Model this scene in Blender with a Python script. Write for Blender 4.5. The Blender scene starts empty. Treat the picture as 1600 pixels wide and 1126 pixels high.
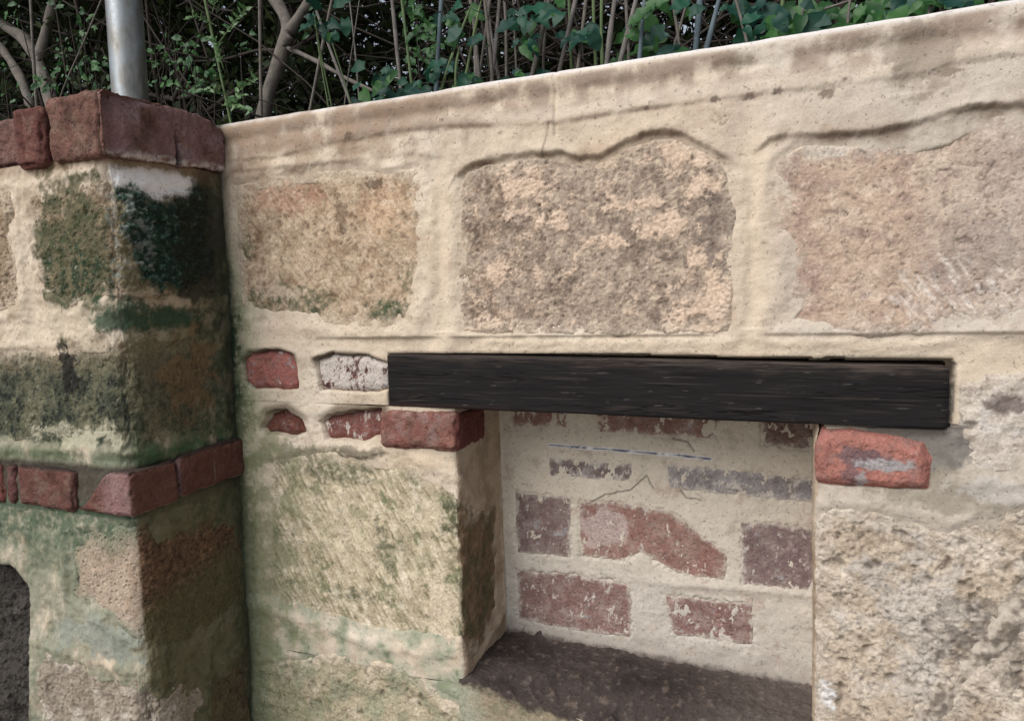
import bpy, math, random
import numpy as np
from mathutils import Matrix, Vector

# ------------------------------------------------------------------ camera
SC = bpy.context.scene
FPX = 1155.0                                    # focal length in pixels of a 1600 px wide picture
def _n(v):
    v = np.array(v, float); return v / np.linalg.norm(v)
_d1 = _n((-2700, 15, -FPX)); _d2 = _n((495, 108, -FPX))
_X = -_d1; _Y = _n(_d2 - np.dot(_d2, _X) * _X); _Z = np.cross(_X, _Y)
RWC = np.stack([_X, _Y, _Z], 1)                 # world -> camera axes
CAM = np.array([0.0, -1.10, 1.45])              # the wall face is the plane y = 0
cd = bpy.data.cameras.new('camera'); cam = bpy.data.objects.new('camera', cd)
SC.collection.objects.link(cam); SC.camera = cam
cd.sensor_width = 36.0; cd.lens = FPX / 1600 * 36.0; cd.clip_start = 0.02; cd.clip_end = 500
m4 = Matrix.Identity(4)
for i in range(3):
    for j in range(3): m4[i][j] = RWC.T[i][j]
    m4[i][3] = CAM[i]
cam.matrix_world = m4

# ------------------------------------------------------------------ light
SUN_EL, SUN_AZ = math.radians(44), math.radians(205)    # azimuth from +y clockwise: front-left of the wall
w = bpy.data.worlds.new('World'); SC.world = w; w.use_nodes = True
nt = w.node_tree; bg = nt.nodes['Background']
sk = nt.nodes.new('ShaderNodeTexSky'); sk.sky_type = 'NISHITA'; sk.sun_disc = False
sk.sun_elevation = SUN_EL; sk.sun_rotation = SUN_AZ; sk.air_density = 1.0; sk.dust_density = 2.0; sk.ozone_density = 1.0
hs = nt.nodes.new('ShaderNodeHueSaturation'); hs.inputs['Saturation'].default_value = 0.42       # thin white cloud
nt.links.new(sk.outputs[0], hs.inputs['Color']); nt.links.new(hs.outputs[0], bg.inputs[0]); bg.inputs[1].default_value = 0.10
sl = bpy.data.lights.new('sun', 'SUN'); sl.energy = 2.0; sl.angle = math.radians(50); sl.color = (1.0, 0.96, 0.92)
so = bpy.data.objects.new('sun', sl); SC.collection.objects.link(so)
sd = Vector((math.sin(SUN_AZ) * math.cos(SUN_EL), math.cos(SUN_AZ) * math.cos(SUN_EL), math.sin(SUN_EL)))
so.rotation_euler = sd.to_track_quat('Z', 'Y').to_euler()
SC.view_settings.view_transform = 'Standard'; SC.view_settings.look = 'None'
SC.view_settings.gamma = 1.0; SC.view_settings.use_curve_mapping = False
SC.view_settings.exposure = 0.50
SC.cycles.max_bounces = 8; SC.cycles.transparent_max_bounces = 8

# ------------------------------------------------------------------ numeric helpers
rs = np.random.RandomState(7); random.seed(7)
_perm = np.concatenate([rs.permutation(512)] * 3)
_g2 = np.array([(math.cos(a), math.sin(a)) for a in rs.rand(512) * 2 * math.pi])
_g3 = rs.normal(size=(512, 3)); _g3 /= np.linalg.norm(_g3, axis=1)[:, None]
def per2(x, y, seed=0):
    xi = np.floor(x).astype(np.int64); yi = np.floor(y).astype(np.int64); xf = x - xi; yf = y - yi
    u = xf * xf * xf * (xf * (xf * 6 - 15) + 10); v = yf * yf * yf * (yf * (yf * 6 - 15) + 10)
    def g(ix, iy, fx, fy):
        k = _g2[_perm[(_perm[(ix + seed * 37) & 511] + iy) & 511]]
        return k[..., 0] * fx + k[..., 1] * fy
    a = g(xi, yi, xf, yf); b = g(xi + 1, yi, xf - 1, yf); c = g(xi, yi + 1, xf, yf - 1); d = g(xi + 1, yi + 1, xf - 1, yf - 1)
    return 1.5 * ((a + (b - a) * u) * (1 - v) + (c + (d - c) * u) * v)
def fbm(x, y, sc, octv=4, seed=0, gain=.5):
    x = x / sc; y = y / sc; r = 0; a = 1.0; t = 0
    for o in range(octv):
        r = r + a * per2(x + 17.3 * o, y - 9.1 * o, seed + o); t += a; a *= gain; x = x * 2.03; y = y * 2.03
    return r / t * 1.35
def fbm3(p, sc, octv=3, seed=0):
    def p3(q, s):
        i = np.floor(q).astype(np.int64); f = q - i; u = f * f * (3 - 2 * f); r = 0
        for dx in (0, 1):
            for dy in (0, 1):
                for dz in (0, 1):
                    k = _g3[_perm[(_perm[(_perm[(i[..., 0] + dx + s * 31) & 511] + i[..., 1] + dy) & 511] + i[..., 2] + dz) & 511]]
                    d = k[..., 0] * (f[..., 0] - dx) + k[..., 1] * (f[..., 1] - dy) + k[..., 2] * (f[..., 2] - dz)
                    r = r + d * (u[..., 0] if dx else 1 - u[..., 0]) * (u[..., 1] if dy else 1 - u[..., 1]) * (u[..., 2] if dz else 1 - u[..., 2])
        return 1.5 * r
    r = 0; a = 1.0; t = 0; q = p / sc
    for o in range(octv):
        r = r + a * p3(q, seed + o); t += a; a *= .5; q = q * 2.03 + 11.7
    return r / t * 1.3
def worley(x, y, sc, seed=0):                   # distance to the nearest scattered point, and that cell's random number
    x = x / sc; y = y / sc; xi = np.floor(x).astype(np.int64); yi = np.floor(y).astype(np.int64)
    best = np.full(x.shape, 9.0); rid = np.zeros(x.shape)
    for dx in (-1, 0, 1):
        for dy in (-1, 0, 1):
            h = _perm[(_perm[(xi + dx + seed * 53) & 511] + yi + dy) & 511]
            d = np.hypot(xi + dx + ((h * 73) & 511) / 512 - x, yi + dy + ((h * 151) & 511) / 512 - y)
            m = d < best; best = np.where(m, d, best); rid = np.where(m, ((h * 211) & 511) / 512, rid)
    return best, rid
def sm(x, a, b):
    t = np.clip((x - a) / (b - a), 0, 1); return t * t * (3 - 2 * t)
def C(r, g, b):
    c = np.array([r, g, b], float) / 255
    return np.where(c <= .04045, c / 12.92, ((c + .055) / 1.055) ** 2.4)
def mix(col, c, m):
    return col + (np.asarray(c) - col) * np.clip(m, 0, 1)[..., None]
def flat(shape, c): return np.broadcast_to(np.asarray(c, float), shape + (3,)).copy()

# where a picture point lies on a plane of the place: y = const (faces parallel to the wall) or x = const (faces square to it)
def ray(px, py): return RWC.T @ np.array([px - 800.0, 563.0 - py, -FPX])
def at_y(px, py, y):
    r = ray(px, py); return CAM + r * ((y - CAM[1]) / r[1])
def at_x(px, py, x):
    r = ray(px, py); return CAM + r * ((x - CAM[0]) / r[0])

# ------------------------------------------------------------------ the plan of the wall
XN0, XN1, YN = -0.578, -0.019, 0.174            # niche: left and right side, depth
XP, YP = -1.062, -0.240                         # pier: its right face, its front face
ZTOP, ZSILL = 1.800, 0.806
class Path:
    def __init__(s, pts, s0, r):
        s.p = np.array(pts, float); s.c = s0 + np.concatenate([[0], np.cumsum(np.linalg.norm(np.diff(s.p, axis=0), axis=1))]); s.r = r
    def pos(s, t):
        acc = 0; k = 11
        for o in np.linspace(-s.r, s.r, k):
            q = t + o
            x = np.interp(q, s.c, s.p[:, 0]); y = np.interp(q, s.c, s.p[:, 1])
            a = np.where(q < s.c[0], q - s.c[0], 0); b = np.where(q > s.c[-1], q - s.c[-1], 0)
            d0 = (s.p[1] - s.p[0]) / np.linalg.norm(s.p[1] - s.p[0]); d1 = (s.p[-1] - s.p[-2]) / np.linalg.norm(s.p[-1] - s.p[-2])
            acc = acc + np.stack([x + a * d0[0] + b * d1[0], y + a * d0[1] + b * d1[1]], -1)
        return acc / k
    def frame(s, t):
        P = s.pos(t); T = s.pos(t + 1e-3) - s.pos(t - 1e-3); T /= np.linalg.norm(T, axis=-1)[..., None]
        return P, np.stack([T[..., 1], -T[..., 0]], -1)
P_WALL = Path([(-1.40, 0), (0.9, 0)], -1.40, .001)
P_NICHE = Path([(-1.40, 0), (XN0, 0), (XN0, YN), (XN1, YN), (XN1, 0), (0.9, 0)], -1.40, .011)
P_BACK = Path([(XN0 - .1, YN), (XN1 + .1, YN)], XN0 - .1, .001)
P_PIER = Path([(-2.0, .05), (-2.0, YP), (XP, YP), (XP, 0.05)], -2.0 - (.05 - YP), .036)
def wl(px, py): p = at_y(px, py, 0); return (p[0], p[2])                 # on the wall face
def rv(px, py): p = at_x(px, py, XN0); return (XN0 + p[1], p[2])         # on the niche's left side, unrolled
def nb(px, py): p = at_y(px, py, YN); return (p[0], p[2])                # on the niche's back
def pf(px, py): p = at_y(px, py, YP); return (p[0], p[2])                # on the pier's front
def pr(px, py): p = at_x(px, py, XP); return (XP + p[1] - YP, p[2])      # on the pier's right face, unrolled
def poly(fn, pts): return [fn(*p) for p in pts]
def sdf(pts, S, Z, pad=.07):                    # signed distance to an outline, negative inside
    pts = np.array(pts); out = np.full(S.shape, pad)
    lo = pts.min(0) - pad; hi = pts.max(0) + pad
    m = (S > lo[0]) & (S < hi[0]) & (Z > lo[1]) & (Z < hi[1])
    if not m.any(): return out
    x = S[m]; z = Z[m]; d = np.full(x.shape, 9.0); ins = np.zeros(x.shape, bool)
    for i in range(len(pts)):
        a = pts[i]; b = pts[(i + 1) % len(pts)]; e = b - a
        t = np.clip(((x - a[0]) * e[0] + (z - a[1]) * e[1]) / (e @ e), 0, 1)
        d = np.minimum(d, np.hypot(x - a[0] - t * e[0], z - a[1] - t * e[1]))
        if a[1] != b[1]:
            c = ((a[1] > z) != (b[1] > z)) & (x < (b[0] - a[0]) * (z - a[1]) / (b[1] - a[1]) + a[0]); ins ^= c
    out[m] = np.minimum(np.where(ins, -d, d), pad); return out
def line_d(pts, S, Z):                          # distance to a polyline
    d = np.full(S.shape, 9.0)
    for a, b in zip(np.array(pts[:-1]), np.array(pts[1:])):
        e = b - a; t = np.clip(((S - a[0]) * e[0] + (Z - a[1]) * e[1]) / (e @ e), 0, 1)
        d = np.minimum(d, np.hypot(S - a[0] - t * e[0], Z - a[1] - t * e[1]))
    return d
def blob(c, rx, rz, S, Z, warp=.35, seed=3, sc=None):   # a ragged patch round c, 1 inside to 0 outside
    m = (np.abs(S - c[0]) < rx * 2.2) & (np.abs(Z - c[1]) < rz * 2.2); out = np.zeros(S.shape)
    if not m.any(): return out
    S = S[m]; Z = Z[m]; n = fbm(S, Z, sc or max(rx, rz) * .55, 6, seed, .66)
    q = np.hypot((S - c[0]) / rx, (Z - c[1]) / rz) + warp * 2.0 * n
    out[m] = 1 - sm(q, .70, 1.10); return out

# ------------------------------------------------------------------ scene helpers
COL = SC.collection
MATS = {}
def tag(o, label=None, cat=None, group=None, kind=None):
    for k, v in (('label', label), ('category', cat), ('group', group), ('kind', kind)):
        if v: o[k] = v
    return o
def empty(name, loc, label, cat, group=None):
    o = bpy.data.objects.new(name, None); COL.objects.link(o); o.location = loc; o.empty_display_size = .05
    return tag(o, label, cat, group)
def link(name, me, mat=None, parent=None):
    o = bpy.data.objects.new(name, me); COL.objects.link(o)
    if mat is not None and not me.materials: me.materials.append(mat)
    if parent is not None: o.parent = parent
    return o
def origin(parent):
    v = np.zeros(3)
    while parent is not None: v = v + np.array(parent.location); parent = parent.parent
    return v
def tone(c):                                     # the whole palette a little less saturated
    l = (c @ np.array([.3, .59, .11]))[:, None]; return (l + (c - l) * .88) * np.array([1.0, .99, 1.02])
def mesh_np(name, V, F, col=None, smooth=True):  # V (n,3), F (m,4) or (m,3)
    me = bpy.data.meshes.new(name); k = F.shape[1]
    me.vertices.add(len(V)); me.vertices.foreach_set('co', np.ascontiguousarray(V, np.float32).ravel())
    me.loops.add(F.size); me.loops.foreach_set('vertex_index', np.ascontiguousarray(F, np.int32).ravel())
    me.polygons.add(len(F)); me.polygons.foreach_set('loop_start', np.arange(0, F.size, k, dtype=np.int32))
    me.update(calc_edges=True)
    if smooth: me.polygons.foreach_set('use_smooth', np.ones(len(F), bool))
    if col is not None:
        a = me.color_attributes.new('tint', 'FLOAT_COLOR', 'POINT')
        c4 = np.ones((len(V), 4), np.float32); c4[:, :3] = np.clip(tone(col.reshape(-1, 3)), 0.004, .95); a.data.foreach_set('color', c4.ravel())
    me.update(); return me
def grid_faces(nv, ns, keep=None):
    i = np.arange(nv * ns).reshape(nv, ns)
    F = np.stack([i[:-1, :-1], i[:-1, 1:], i[1:, 1:], i[1:, :-1]], -1).reshape(-1, 4)
    if keep is not None:
        k = keep.ravel(); F = F[k[F].all(1)]
    return F
def compact(V, F, col):
    u, inv = np.unique(F, return_inverse=True)
    return V[u], inv.reshape(F.shape), (col.reshape(-1, 3)[u] if col is not None else None)
def sheet(name, path, s, v, hf, cf, mat, parent, top=None, kind=None):
    """a skin that follows the plan `path` and rises along z; hf = how far it stands out, cf = its colours"""
    S, Zv = np.meshgrid(s, v)
    P, N = path.frame(s)
    if top is None: zz, bb, nz = v, np.zeros_like(v), np.zeros_like(v)
    else:
        r = .016; zz = 0; bb = 0
        for o in np.linspace(-r, r, 9): zz = zz + np.minimum(v + o, top); bb = bb + np.maximum(v + o - top, 0)
        zz = zz / 9; bb = bb / 9; nz = np.sin(sm(v, top - r, top + r) * math.pi / 2)
    h, keep = hf(S, Zv)
    col = cf(S, Zv, h)
    ny = np.sqrt(1 - nz ** 2)
    V = np.empty(S.shape + (3,))
    V[..., 0] = P[None, :, 0] + N[None, :, 0] * (h * ny[:, None] - bb[:, None])
    V[..., 1] = P[None, :, 1] + N[None, :, 1] * (h * ny[:, None] - bb[:, None])
    V[..., 2] = zz[:, None] + h * nz[:, None]
    F = grid_faces(len(v), len(s), keep)
    V2, F2, c2 = compact(V.reshape(-1, 3) - origin(parent), F, col)
    o = link(name, mesh_np(name, V2, F2, c2), mat, parent)
    if kind: o['kind'] = kind
    return o
def span(*seg):                                 # (start, stop, step) runs joined into one axis
    out = []
    for a, b, st in seg:
        n = max(1, int(round((b - a) / st))); out += list(np.linspace(a, b, n, endpoint=False))
    return np.array(out + [seg[-1][1]])

# ------------------------------------------------------------------ materials
def nodes(name):
    m = bpy.data.materials.new(name); m.use_nodes = True; t = m.node_tree
    return m, t, t.nodes['Principled BSDF'], t.nodes, t.links
def mathn(t, op, a, b, clamp=False):
    n = t.nodes.new('ShaderNodeMath'); n.operation = op; n.use_clamp = clamp
    for i, x in enumerate((a, b)):
        if isinstance(x, (int, float)): n.inputs[i].default_value = x
        else: t.links.new(x, n.inputs[i])
    return n.outputs[0]
def noisen(t, vec, scale, detail=6, rough=.6, dist=0):
    n = t.nodes.new('ShaderNodeTexNoise'); n.inputs['Scale'].default_value = scale; n.inputs['Detail'].default_value = detail
    n.inputs['Roughness'].default_value = rough; n.inputs['Distortion'].default_value = dist
    t.links.new(vec, n.inputs['Vector']); return n.outputs['Fac']
def mapr(t, x, a, b, c, d):
    n = t.nodes.new('ShaderNodeMapRange'); t.links.new(x, n.inputs[0])
    for i, k in enumerate((a, b, c, d)): n.inputs[i + 1].default_value = k
    return n.outputs[0]
def weathered(name, grain=.35, bump=.0012, scale=320, rough=.92, pits=0, stretch=None, spec=.25):
    """colour from the piece's own `tint`, broken up by grain; fine relief from noise and small pits"""
    m, t, b, N, L = nodes(name)
    tc = N.new('ShaderNodeTexCoord'); vec = tc.outputs['Object']
    if stretch:
        mp = N.new('ShaderNodeMapping'); mp.inputs['Scale'].default_value = stretch; L.new(vec, mp.inputs[0]); vec = mp.outputs[0]
    at = N.new('ShaderNodeAttribute'); at.attribute_name = 'tint'
    n1 = noisen(t, vec, scale, 5, .65); n2 = noisen(t, vec, scale * .22, 6, .62, .4)
    f = mathn(t, 'ADD', mapr(t, n1, .25, .75, 1 - grain, 1 + grain * .8), mapr(t, n2, .25, .75, -grain * .5, grain * .5))
    sp = noisen(t, vec, scale * .6, 2, .5)
    f = mathn(t, 'MULTIPLY', f, mapr(t, sp, .30, .36, .62, 1.0))          # sparse dark specks
    mx = N.new('ShaderNodeMix'); mx.data_type = 'RGBA'; mx.blend_type = 'MULTIPLY'; mx.inputs['Factor'].default_value = 1
    L.new(at.outputs['Color'], mx.inputs['A']); L.new(f, mx.inputs['B']); L.new(mx.outputs['Result'], b.inputs['Base Color'])
    hgt = mathn(t, 'ADD', mathn(t, 'MULTIPLY', n1, 1.0), mathn(t, 'MULTIPLY', n2, 2.0))
    if pits:
        vo = N.new('ShaderNodeTexVoronoi'); vo.inputs['Scale'].default_value = scale * .35; L.new(vec, vo.inputs['Vector'])
        hgt = mathn(t, 'ADD', hgt, mapr(t, vo.outputs['Distance'], .05, .35, -pits, 0))
    bp = N.new('ShaderNodeBump'); bp.inputs['Strength'].default_value = 1; bp.inputs['Distance'].default_value = bump
    L.new(hgt, bp.inputs['Height']); L.new(bp.outputs[0], b.inputs['Normal'])
    b.inputs['Roughness'].default_value = rough; b.inputs['Specular IOR Level'].default_value = spec
    MATS[name] = m; return m
M_MORTAR = weathered('lime_mortar', .13, .0008, 320, spec=.15)
M_STONE = weathered('sandstone', .30, .0016, 260, pits=.5)
M_PIT = weathered('pitted_stone', .34, .0020, 230, pits=.7)
M_BRICK = weathered('old_brick', .34, .0018, 300, .9, pits=.8, spec=.15)
M_MOSS = weathered('mossy_stone', .42, .0034, 240, .95, pits=1.0)
M_WOOD = weathered('charred_timber', .30, .0003, 300, .78, stretch=(.05, 1, 1), spec=.12)

# ------------------------------------------------------------------ ground
def plain(name, base, var, scale, bump=.004, rough=.95):
    m, t, b, N, L = nodes(name); tc = N.new('ShaderNodeTexCoord'); n = noisen(t, tc.outputs['Object'], scale, 8, .65)
    r = N.new('ShaderNodeValToRGB'); L.new(n, r.inputs[0]); r.color_ramp.elements[0].position = .3; r.color_ramp.elements[1].position = .7
    r.color_ramp.elements[0].color = (*base, 1); r.color_ramp.elements[1].color = (*var, 1); L.new(r.outputs[0], b.inputs['Base Color'])
    bp = N.new('ShaderNodeBump'); bp.inputs['Distance'].default_value = bump; L.new(n, bp.inputs['Height']); L.new(bp.outputs[0], b.inputs['Normal'])
    b.inputs['Roughness'].default_value = rough; return m
M_PAVE = plain('worn_pavement', (.20, .18, .155), (.30, .27, .235), 14)
M_SOIL = plain('garden_soil', (.030, .022, .016), (.075, .055, .038), 22, .02)
def heave(name, x0, x1, y0, y1, z, amp, st, mat, seed):
    X, Y = np.meshgrid(np.linspace(x0, x1, st), np.linspace(y0, y1, st)); Z = z + amp * fbm(X, Y, .6, 4, seed)
    o = link(name, mesh_np(name, np.stack([X, Y, Z], -1).reshape(-1, 3), grid_faces(st, st)), mat); o['kind'] = 'structure'; return o
heave('ground', -80, 80, -80, 80, 0, .004, 120, M_PAVE, 41)
heave('soil_bed', -7, 7, .20, 7.0, 1.70, .05, 140, M_SOIL, 42)
#BODY
# ------------------------------------------------------------------ outlines of the pieces, measured on their own faces
def nr(px, py): p = at_y(px, py, 0); return (p[0] + 2 * YN, p[2])        # wall face right of the niche, unrolled
STONE1 = poly(wl, [(370, 290), (420, 274), (520, 264), (600, 268), (650, 262), (664, 300), (668, 380), (662, 450), (645, 508), (600, 512), (500, 508), (400, 500), (378, 480), (370, 400)])
STONE2 = poly(wl, [(718, 300), (730, 268), (790, 250), (850, 246), (890, 254), (940, 252), (975, 232), (1020, 216), (1050, 213), (1100, 235), (1135, 262), (1150, 330), (1147, 420), (1143, 500), (1140, 520), (1050, 523), (900, 524), (760, 522), (720, 515), (713, 430)])
STONE3 = poly(wl, [(1205, 320), (1215, 252), (1250, 228), (1330, 225), (1420, 215), (1500, 188), (1600, 174), (1720, 165), (1740, 340), (1720, 512), (1600, 508), (1540, 506), (1450, 523), (1300, 524), (1200, 520), (1197, 508), (1232, 470), (1230, 400), (1203, 360)])
STONE4 = poly(nr, [(1500, 602), (1540, 590), (1620, 590), (1720, 600), (1720, 720), (1620, 735), (1530, 742), (1502, 700)])
STONE5 = poly(nr, [(1270, 880), (1274, 812), (1300, 790), (1400, 800), (1480, 830), (1560, 800), (1720, 770), (1730, 850), (1606, 940), (1530, 1026), (1446, 1126), (1346, 1300), (1270, 1300)])
STONE5B = poly(nr, [(1460, 1126), (1528, 1042), (1603, 962), (1740, 890), (1760, 1300), (1380, 1300)])
STONE6 = poly(wl, [(412, 760), (424, 718), (520, 704), (620, 716), (700, 748), (719, 760)]) + poly(rv, [(745, 800), (781, 775), (784, 950), (740, 1032)]) + poly(wl, [(716, 1012), (600, 1002), (480, 962), (412, 940)])
STONE7 = poly(wl, [(405, 1040), (520, 1020), (640, 1040), (715, 1100), (760, 1135), (900, 1185), (1050, 1240), (1050, 1300), (405, 1300)])
BRICK_A = poly(wl, [(380, 562), (390, 549), (440, 547), (462, 555), (464, 605), (450, 610), (395, 606), (382, 595)])
BRICK_B = poly(wl, [(492, 562), (520, 553), (570, 556), (604, 570), (605, 608), (560, 612), (500, 610)])
BRICK_C = poly(wl, [(406, 668), (418, 645), (450, 639), (470, 655), (477, 677), (450, 683), (413, 678)])
BRICK_D = poly(wl, [(499, 660), (530, 645), (598, 638), (600, 682), (560, 690), (508, 685)])
BRICK_F = poly(nr, [(1269, 690), (1285, 675), (1330, 673), (1400, 688), (1440, 700), (1452, 718), (1450, 763), (1380, 760), (1300, 756), (1270, 752)])
LIP1 = poly(wl, [(345, 285), (365, 268), (440, 262), (560, 250), (640, 240), (690, 246)])
LIP2 = poly(wl, [(699, 300), (712, 274), (735, 260), (790, 246), (850, 239), (880, 238), (905, 248), (940, 244), (975, 223), (1005, 209), (1040, 205), (1070, 212), (1110, 232), (1150, 254)])
LIP3 = poly(wl, [(1178, 238), (1205, 217), (1240, 210), (1300, 212), (1370, 206), (1420, 196), (1480, 176), (1530, 166), (1600, 165), (1720, 160)])
LIPC = poly(wl, [(345, 252), (430, 246), (520, 224), (620, 204), (700, 197), (800, 196), (870, 192), (960, 176), (1080, 160), (1250, 139), (1400, 122), (1425, 118), (1500, 98), (1600, 86), (1720, 70)])

def toolmarks(S, Z, ang, sc, seed):              # short parallel chisel strokes
    a = math.radians(ang); u = S * math.cos(a) + Z * math.sin(a); v = -S * math.sin(a) + Z * math.cos(a)
    return fbm(u * .12, v, sc, 3, seed)
SLOT = poly(wl, [(603.5, 552.5), (900, 553.5), (1200, 558.5), (1489, 562.5), (1494.5, 571), (1491, 640), (1486, 670), (1290, 664), (1276, 700), (604, 700)])
def lip(pts, x, z, up, down, wu=.05, wd=.028, seed=0):
    p = np.array(pts); zc = np.interp(x, p[:, 0], p[:, 1]) + .003 * fbm(x, x * 0, .03, 3, seed) + .0022 * fbm(x, z, .010, 4, seed + 40, .65)
    tp = sm(x, p[0, 0] - .015, p[0, 0] + .03) * (1 - sm(x, p[-1, 0] - .03, p[-1, 0] + .015)) * (.45 + .55 * sm(fbm(x, x * 0 + seed, .10, 3, seed + 3), -.45, .35))
    d = z - zc; k = sm(d, -.0045, .0045)
    return tp * (k * up * np.exp(-np.maximum(d, 0) / wu) - (1 - k) * down * np.exp(np.minimum(d, 0) / wd)), d, tp
WSTONES = (STONE1, STONE2, STONE3, STONE7)
def warp(S, Z, a=.005, seed=50):
    return S + a * fbm(S, Z, .045, 4, seed), Z + a * fbm(S, Z, .045, 4, seed + 5)
def mortar_relief(x, z):
    h = .0045 * fbm(x, z, .20, 3, 1) + .0020 * fbm(x, z, .050, 3, 2) + .0004 * fbm(x, z, .012, 3, 3)
    h = h + .0012 * np.maximum(0, fbm(x * .5, z, .03, 3, 4)) + .0003 * toolmarks(x, z, 8, .006, 6) * sm(fbm(x, z, .12, 2, 7), -.1, .4)
    h = h - .0015 * (1 - sm(np.abs(fbm(x, z, .16, 5, 8, .6)), 0, .010)) * sm(fbm(x, z, .25, 2, 9), .05, .35)
    return h
def upper_h(S, Z):
    h = mortar_relief(S, Z)
    l, dc, tp = lip(LIPC, S, Z, .0028, .001, .30, .05, 1); h = h + l * .9
    b = ZTOP - Z
    h = h - .0045 * np.exp(-((b - .036) / .012) ** 2) * (1 + .6 * fbm(S, Z, .12, 2, 9))
    for i, (L, u, d) in enumerate(((LIP1, .0012, .0015), (LIP2, .004, .0055), (LIP3, .0045, .006))): h = h + lip(L, S, Z, u, d, seed=20 + i)[0]
    h = h - .004 * np.exp(-((Z - wl(870, 400)[1]) / 5) ** 2) * np.exp(-((S - wl(868, 200)[0]) / .003) ** 2) * (Z > 1.70)
    h = h - .004 * np.exp(-((S - wl(1432, 100)[0]) / .02) ** 2) * (Z > 1.70)
    # the strip over the timber lies a little back, the pointing between the stones is dished
    h = h - .006 * (1 - sm(Z, 1.389, 1.394)) * sm(S, -.9, -.75) * sm(fbm(S, S * 0, .2, 3, 23), -.6, -.1) * (1 - np.exp(-((S - wl(688, 400)[0]) / .02) ** 2)) * (1 - np.exp(-((S - wl(1172, 400)[0]) / .02) ** 2))
    for x0 in (wl(688, 400)[0], wl(1172, 400)[0]): h = h - .003 * np.exp(-((S - x0) / .016) ** 2) * (Z > 1.40)
    h = h * (1 - .75 * sm(-b, -.035, -.008))
    sw, zw = warp(S, Z); keep = np.ones(S.shape, bool)
    for i, P in enumerate(WSTONES):
        q = sdf(P, sw, zw); h = bed(h, q, S, Z, i); keep &= q > -.034
    for P, l in ((BRICK_A, .006), (BRICK_B, .004)): h = brick_bed(h, P, sw, zw, l, Z)
    q = sdf(SLOT, S + .0012 * fbm(S, Z, .02, 3, 88), Z + .0012 * fbm(S, Z, .03, 3, 89), .03); h = np.where(q < 0, -.05, h - .002 * (1 - sm(q, 0, .005))); keep &= q > -.0065
    return h, keep
def bed(h, q, S, Z, seed):                      # render feathers out over the edge of a block, ragged and thin
    n = fbm(S, Z, .03, 5, 400 + seed, .62)
    return h + .0030 * np.exp(-((q + .006 * n - .012) / .010) ** 2) - .0032 * (1 - sm(q + .014 * n, -.028, .010)) - .020 * (1 - sm(q + .004 * n, -.030, -.020))
def brick_bed(h, P, sw, zw, l, Z):
    q = sdf(P, sw, zw, .04); zc = np.mean(np.array(P)[:, 1])
    up = sm(Z, zc + .005, zc + .03)
    h = h + l * up * np.exp(-np.maximum(q - .004, 0) / .018) * (q < .039)
    k = 1 - sm(q, -.006, .004); return h * (1 - k) - .024 * k
MORT_W, MORT_L, MORT_D, MORT_G = C(202, 187, 162), C(218, 206, 184), C(174, 154, 129), C(184, 175, 160)
MOSS_D, MOSS_M, MOSS_L, MOSS_F = C(32, 48, 36), C(58, 78, 52), C(98, 114, 76), C(150, 156, 120)
DIRT, DIRT_B, LIME, SOOT = C(92, 78, 64), C(118, 98, 78), C(212, 208, 200), C(34, 30, 28)
def mortar_base(S, Z, grey=None):
    c = flat(S.shape, MORT_W); n = fbm(S, Z, .16, 5, 11); f = fbm(S, Z, .02, 4, 12)
    c = mix(c, MORT_L, sm(n, .0, .7) * .8); c = mix(c, MORT_D, sm(-n, .1, .8) * .65)
    c = mix(c, C(200, 178, 150), sm(fbm(S, Z, .3, 3, 14), 0, .6) * .5)
    g = sm(S, -.35, .15) if grey is None else grey
    c = mix(c, MORT_G, g * .75)
    c = mix(c, MORT_D, sm(f, .25, .8) * .35); c = mix(c, MORT_L, sm(-f, .35, .8) * .3)
    c = mix(c, C(112, 94, 78), (1 - sm(np.abs(fbm(S, Z, .16, 5, 8, .6)), 0, .012)) * sm(fbm(S, Z, .25, 2, 9), .05, .35) * .55)
    g = fbm(S, Z, .0055, 3, 18, .7); c = mix(c, C(138, 118, 98), sm(g, .4, .7) * .22); c = mix(c, C(226, 216, 198), sm(-g, .4, .7) * .2)
    c = mix(c, C(150, 124, 98), sm(fbm(S, Z * 1.6, .09, 6, 19, .66), .15, .5) * .35)
    d, r = worley(S, Z, .035, 3); c = mix(c, DIRT, (1 - sm(d, .03, .07)) * (r > .85) * .6)
    return c
def green_wash(c, S, Z):
    """algae that creeps out of the damp corner by the pier"""
    x0 = XP
    a = np.exp(-np.maximum(S - x0, 0) / .045) * sm(-Z, -1.72, -1.35)
    n = fbm(S, Z, .05, 5, 31); k = sm(a * (1.05 + .9 * n), .18, .75)
    f = fbm(S, Z, .012, 5, 32, .68); pale = sm(-Z, -1.12, -.95)
    c = mix(c, MOSS_F, sm(a, .05, .4) * .5)
    c = mix(c, MOSS_L, k * (.8 - .4 * pale) * sm(f, -.6, .2)); c = mix(c, C(150, 160, 138), k * pale * sm(-f, -.3, .4) * .7); c = mix(c, MOSS_M, sm(a * (1 + n + .6 * f), .55, 1.1) * (1 - sm(Z, 1.42, 1.62)) * (.9 - .5 * pale)); c = mix(c, C(58, 62, 48), sm(a, .1, .5) * sm(f, .35, .65) * .6)
    low = sm(-Z, -1.34, -1.15) * np.exp(-np.maximum(S - x0, 0) / .16)
    c = mix(c, C(124, 128, 90), sm(low * (1 + 1.6 * n + .8 * f), .25, .75) * .65)
    return mix(c, MOSS_D, np.exp(-np.maximum(S - x0, 0) / .012) * .85)
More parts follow.
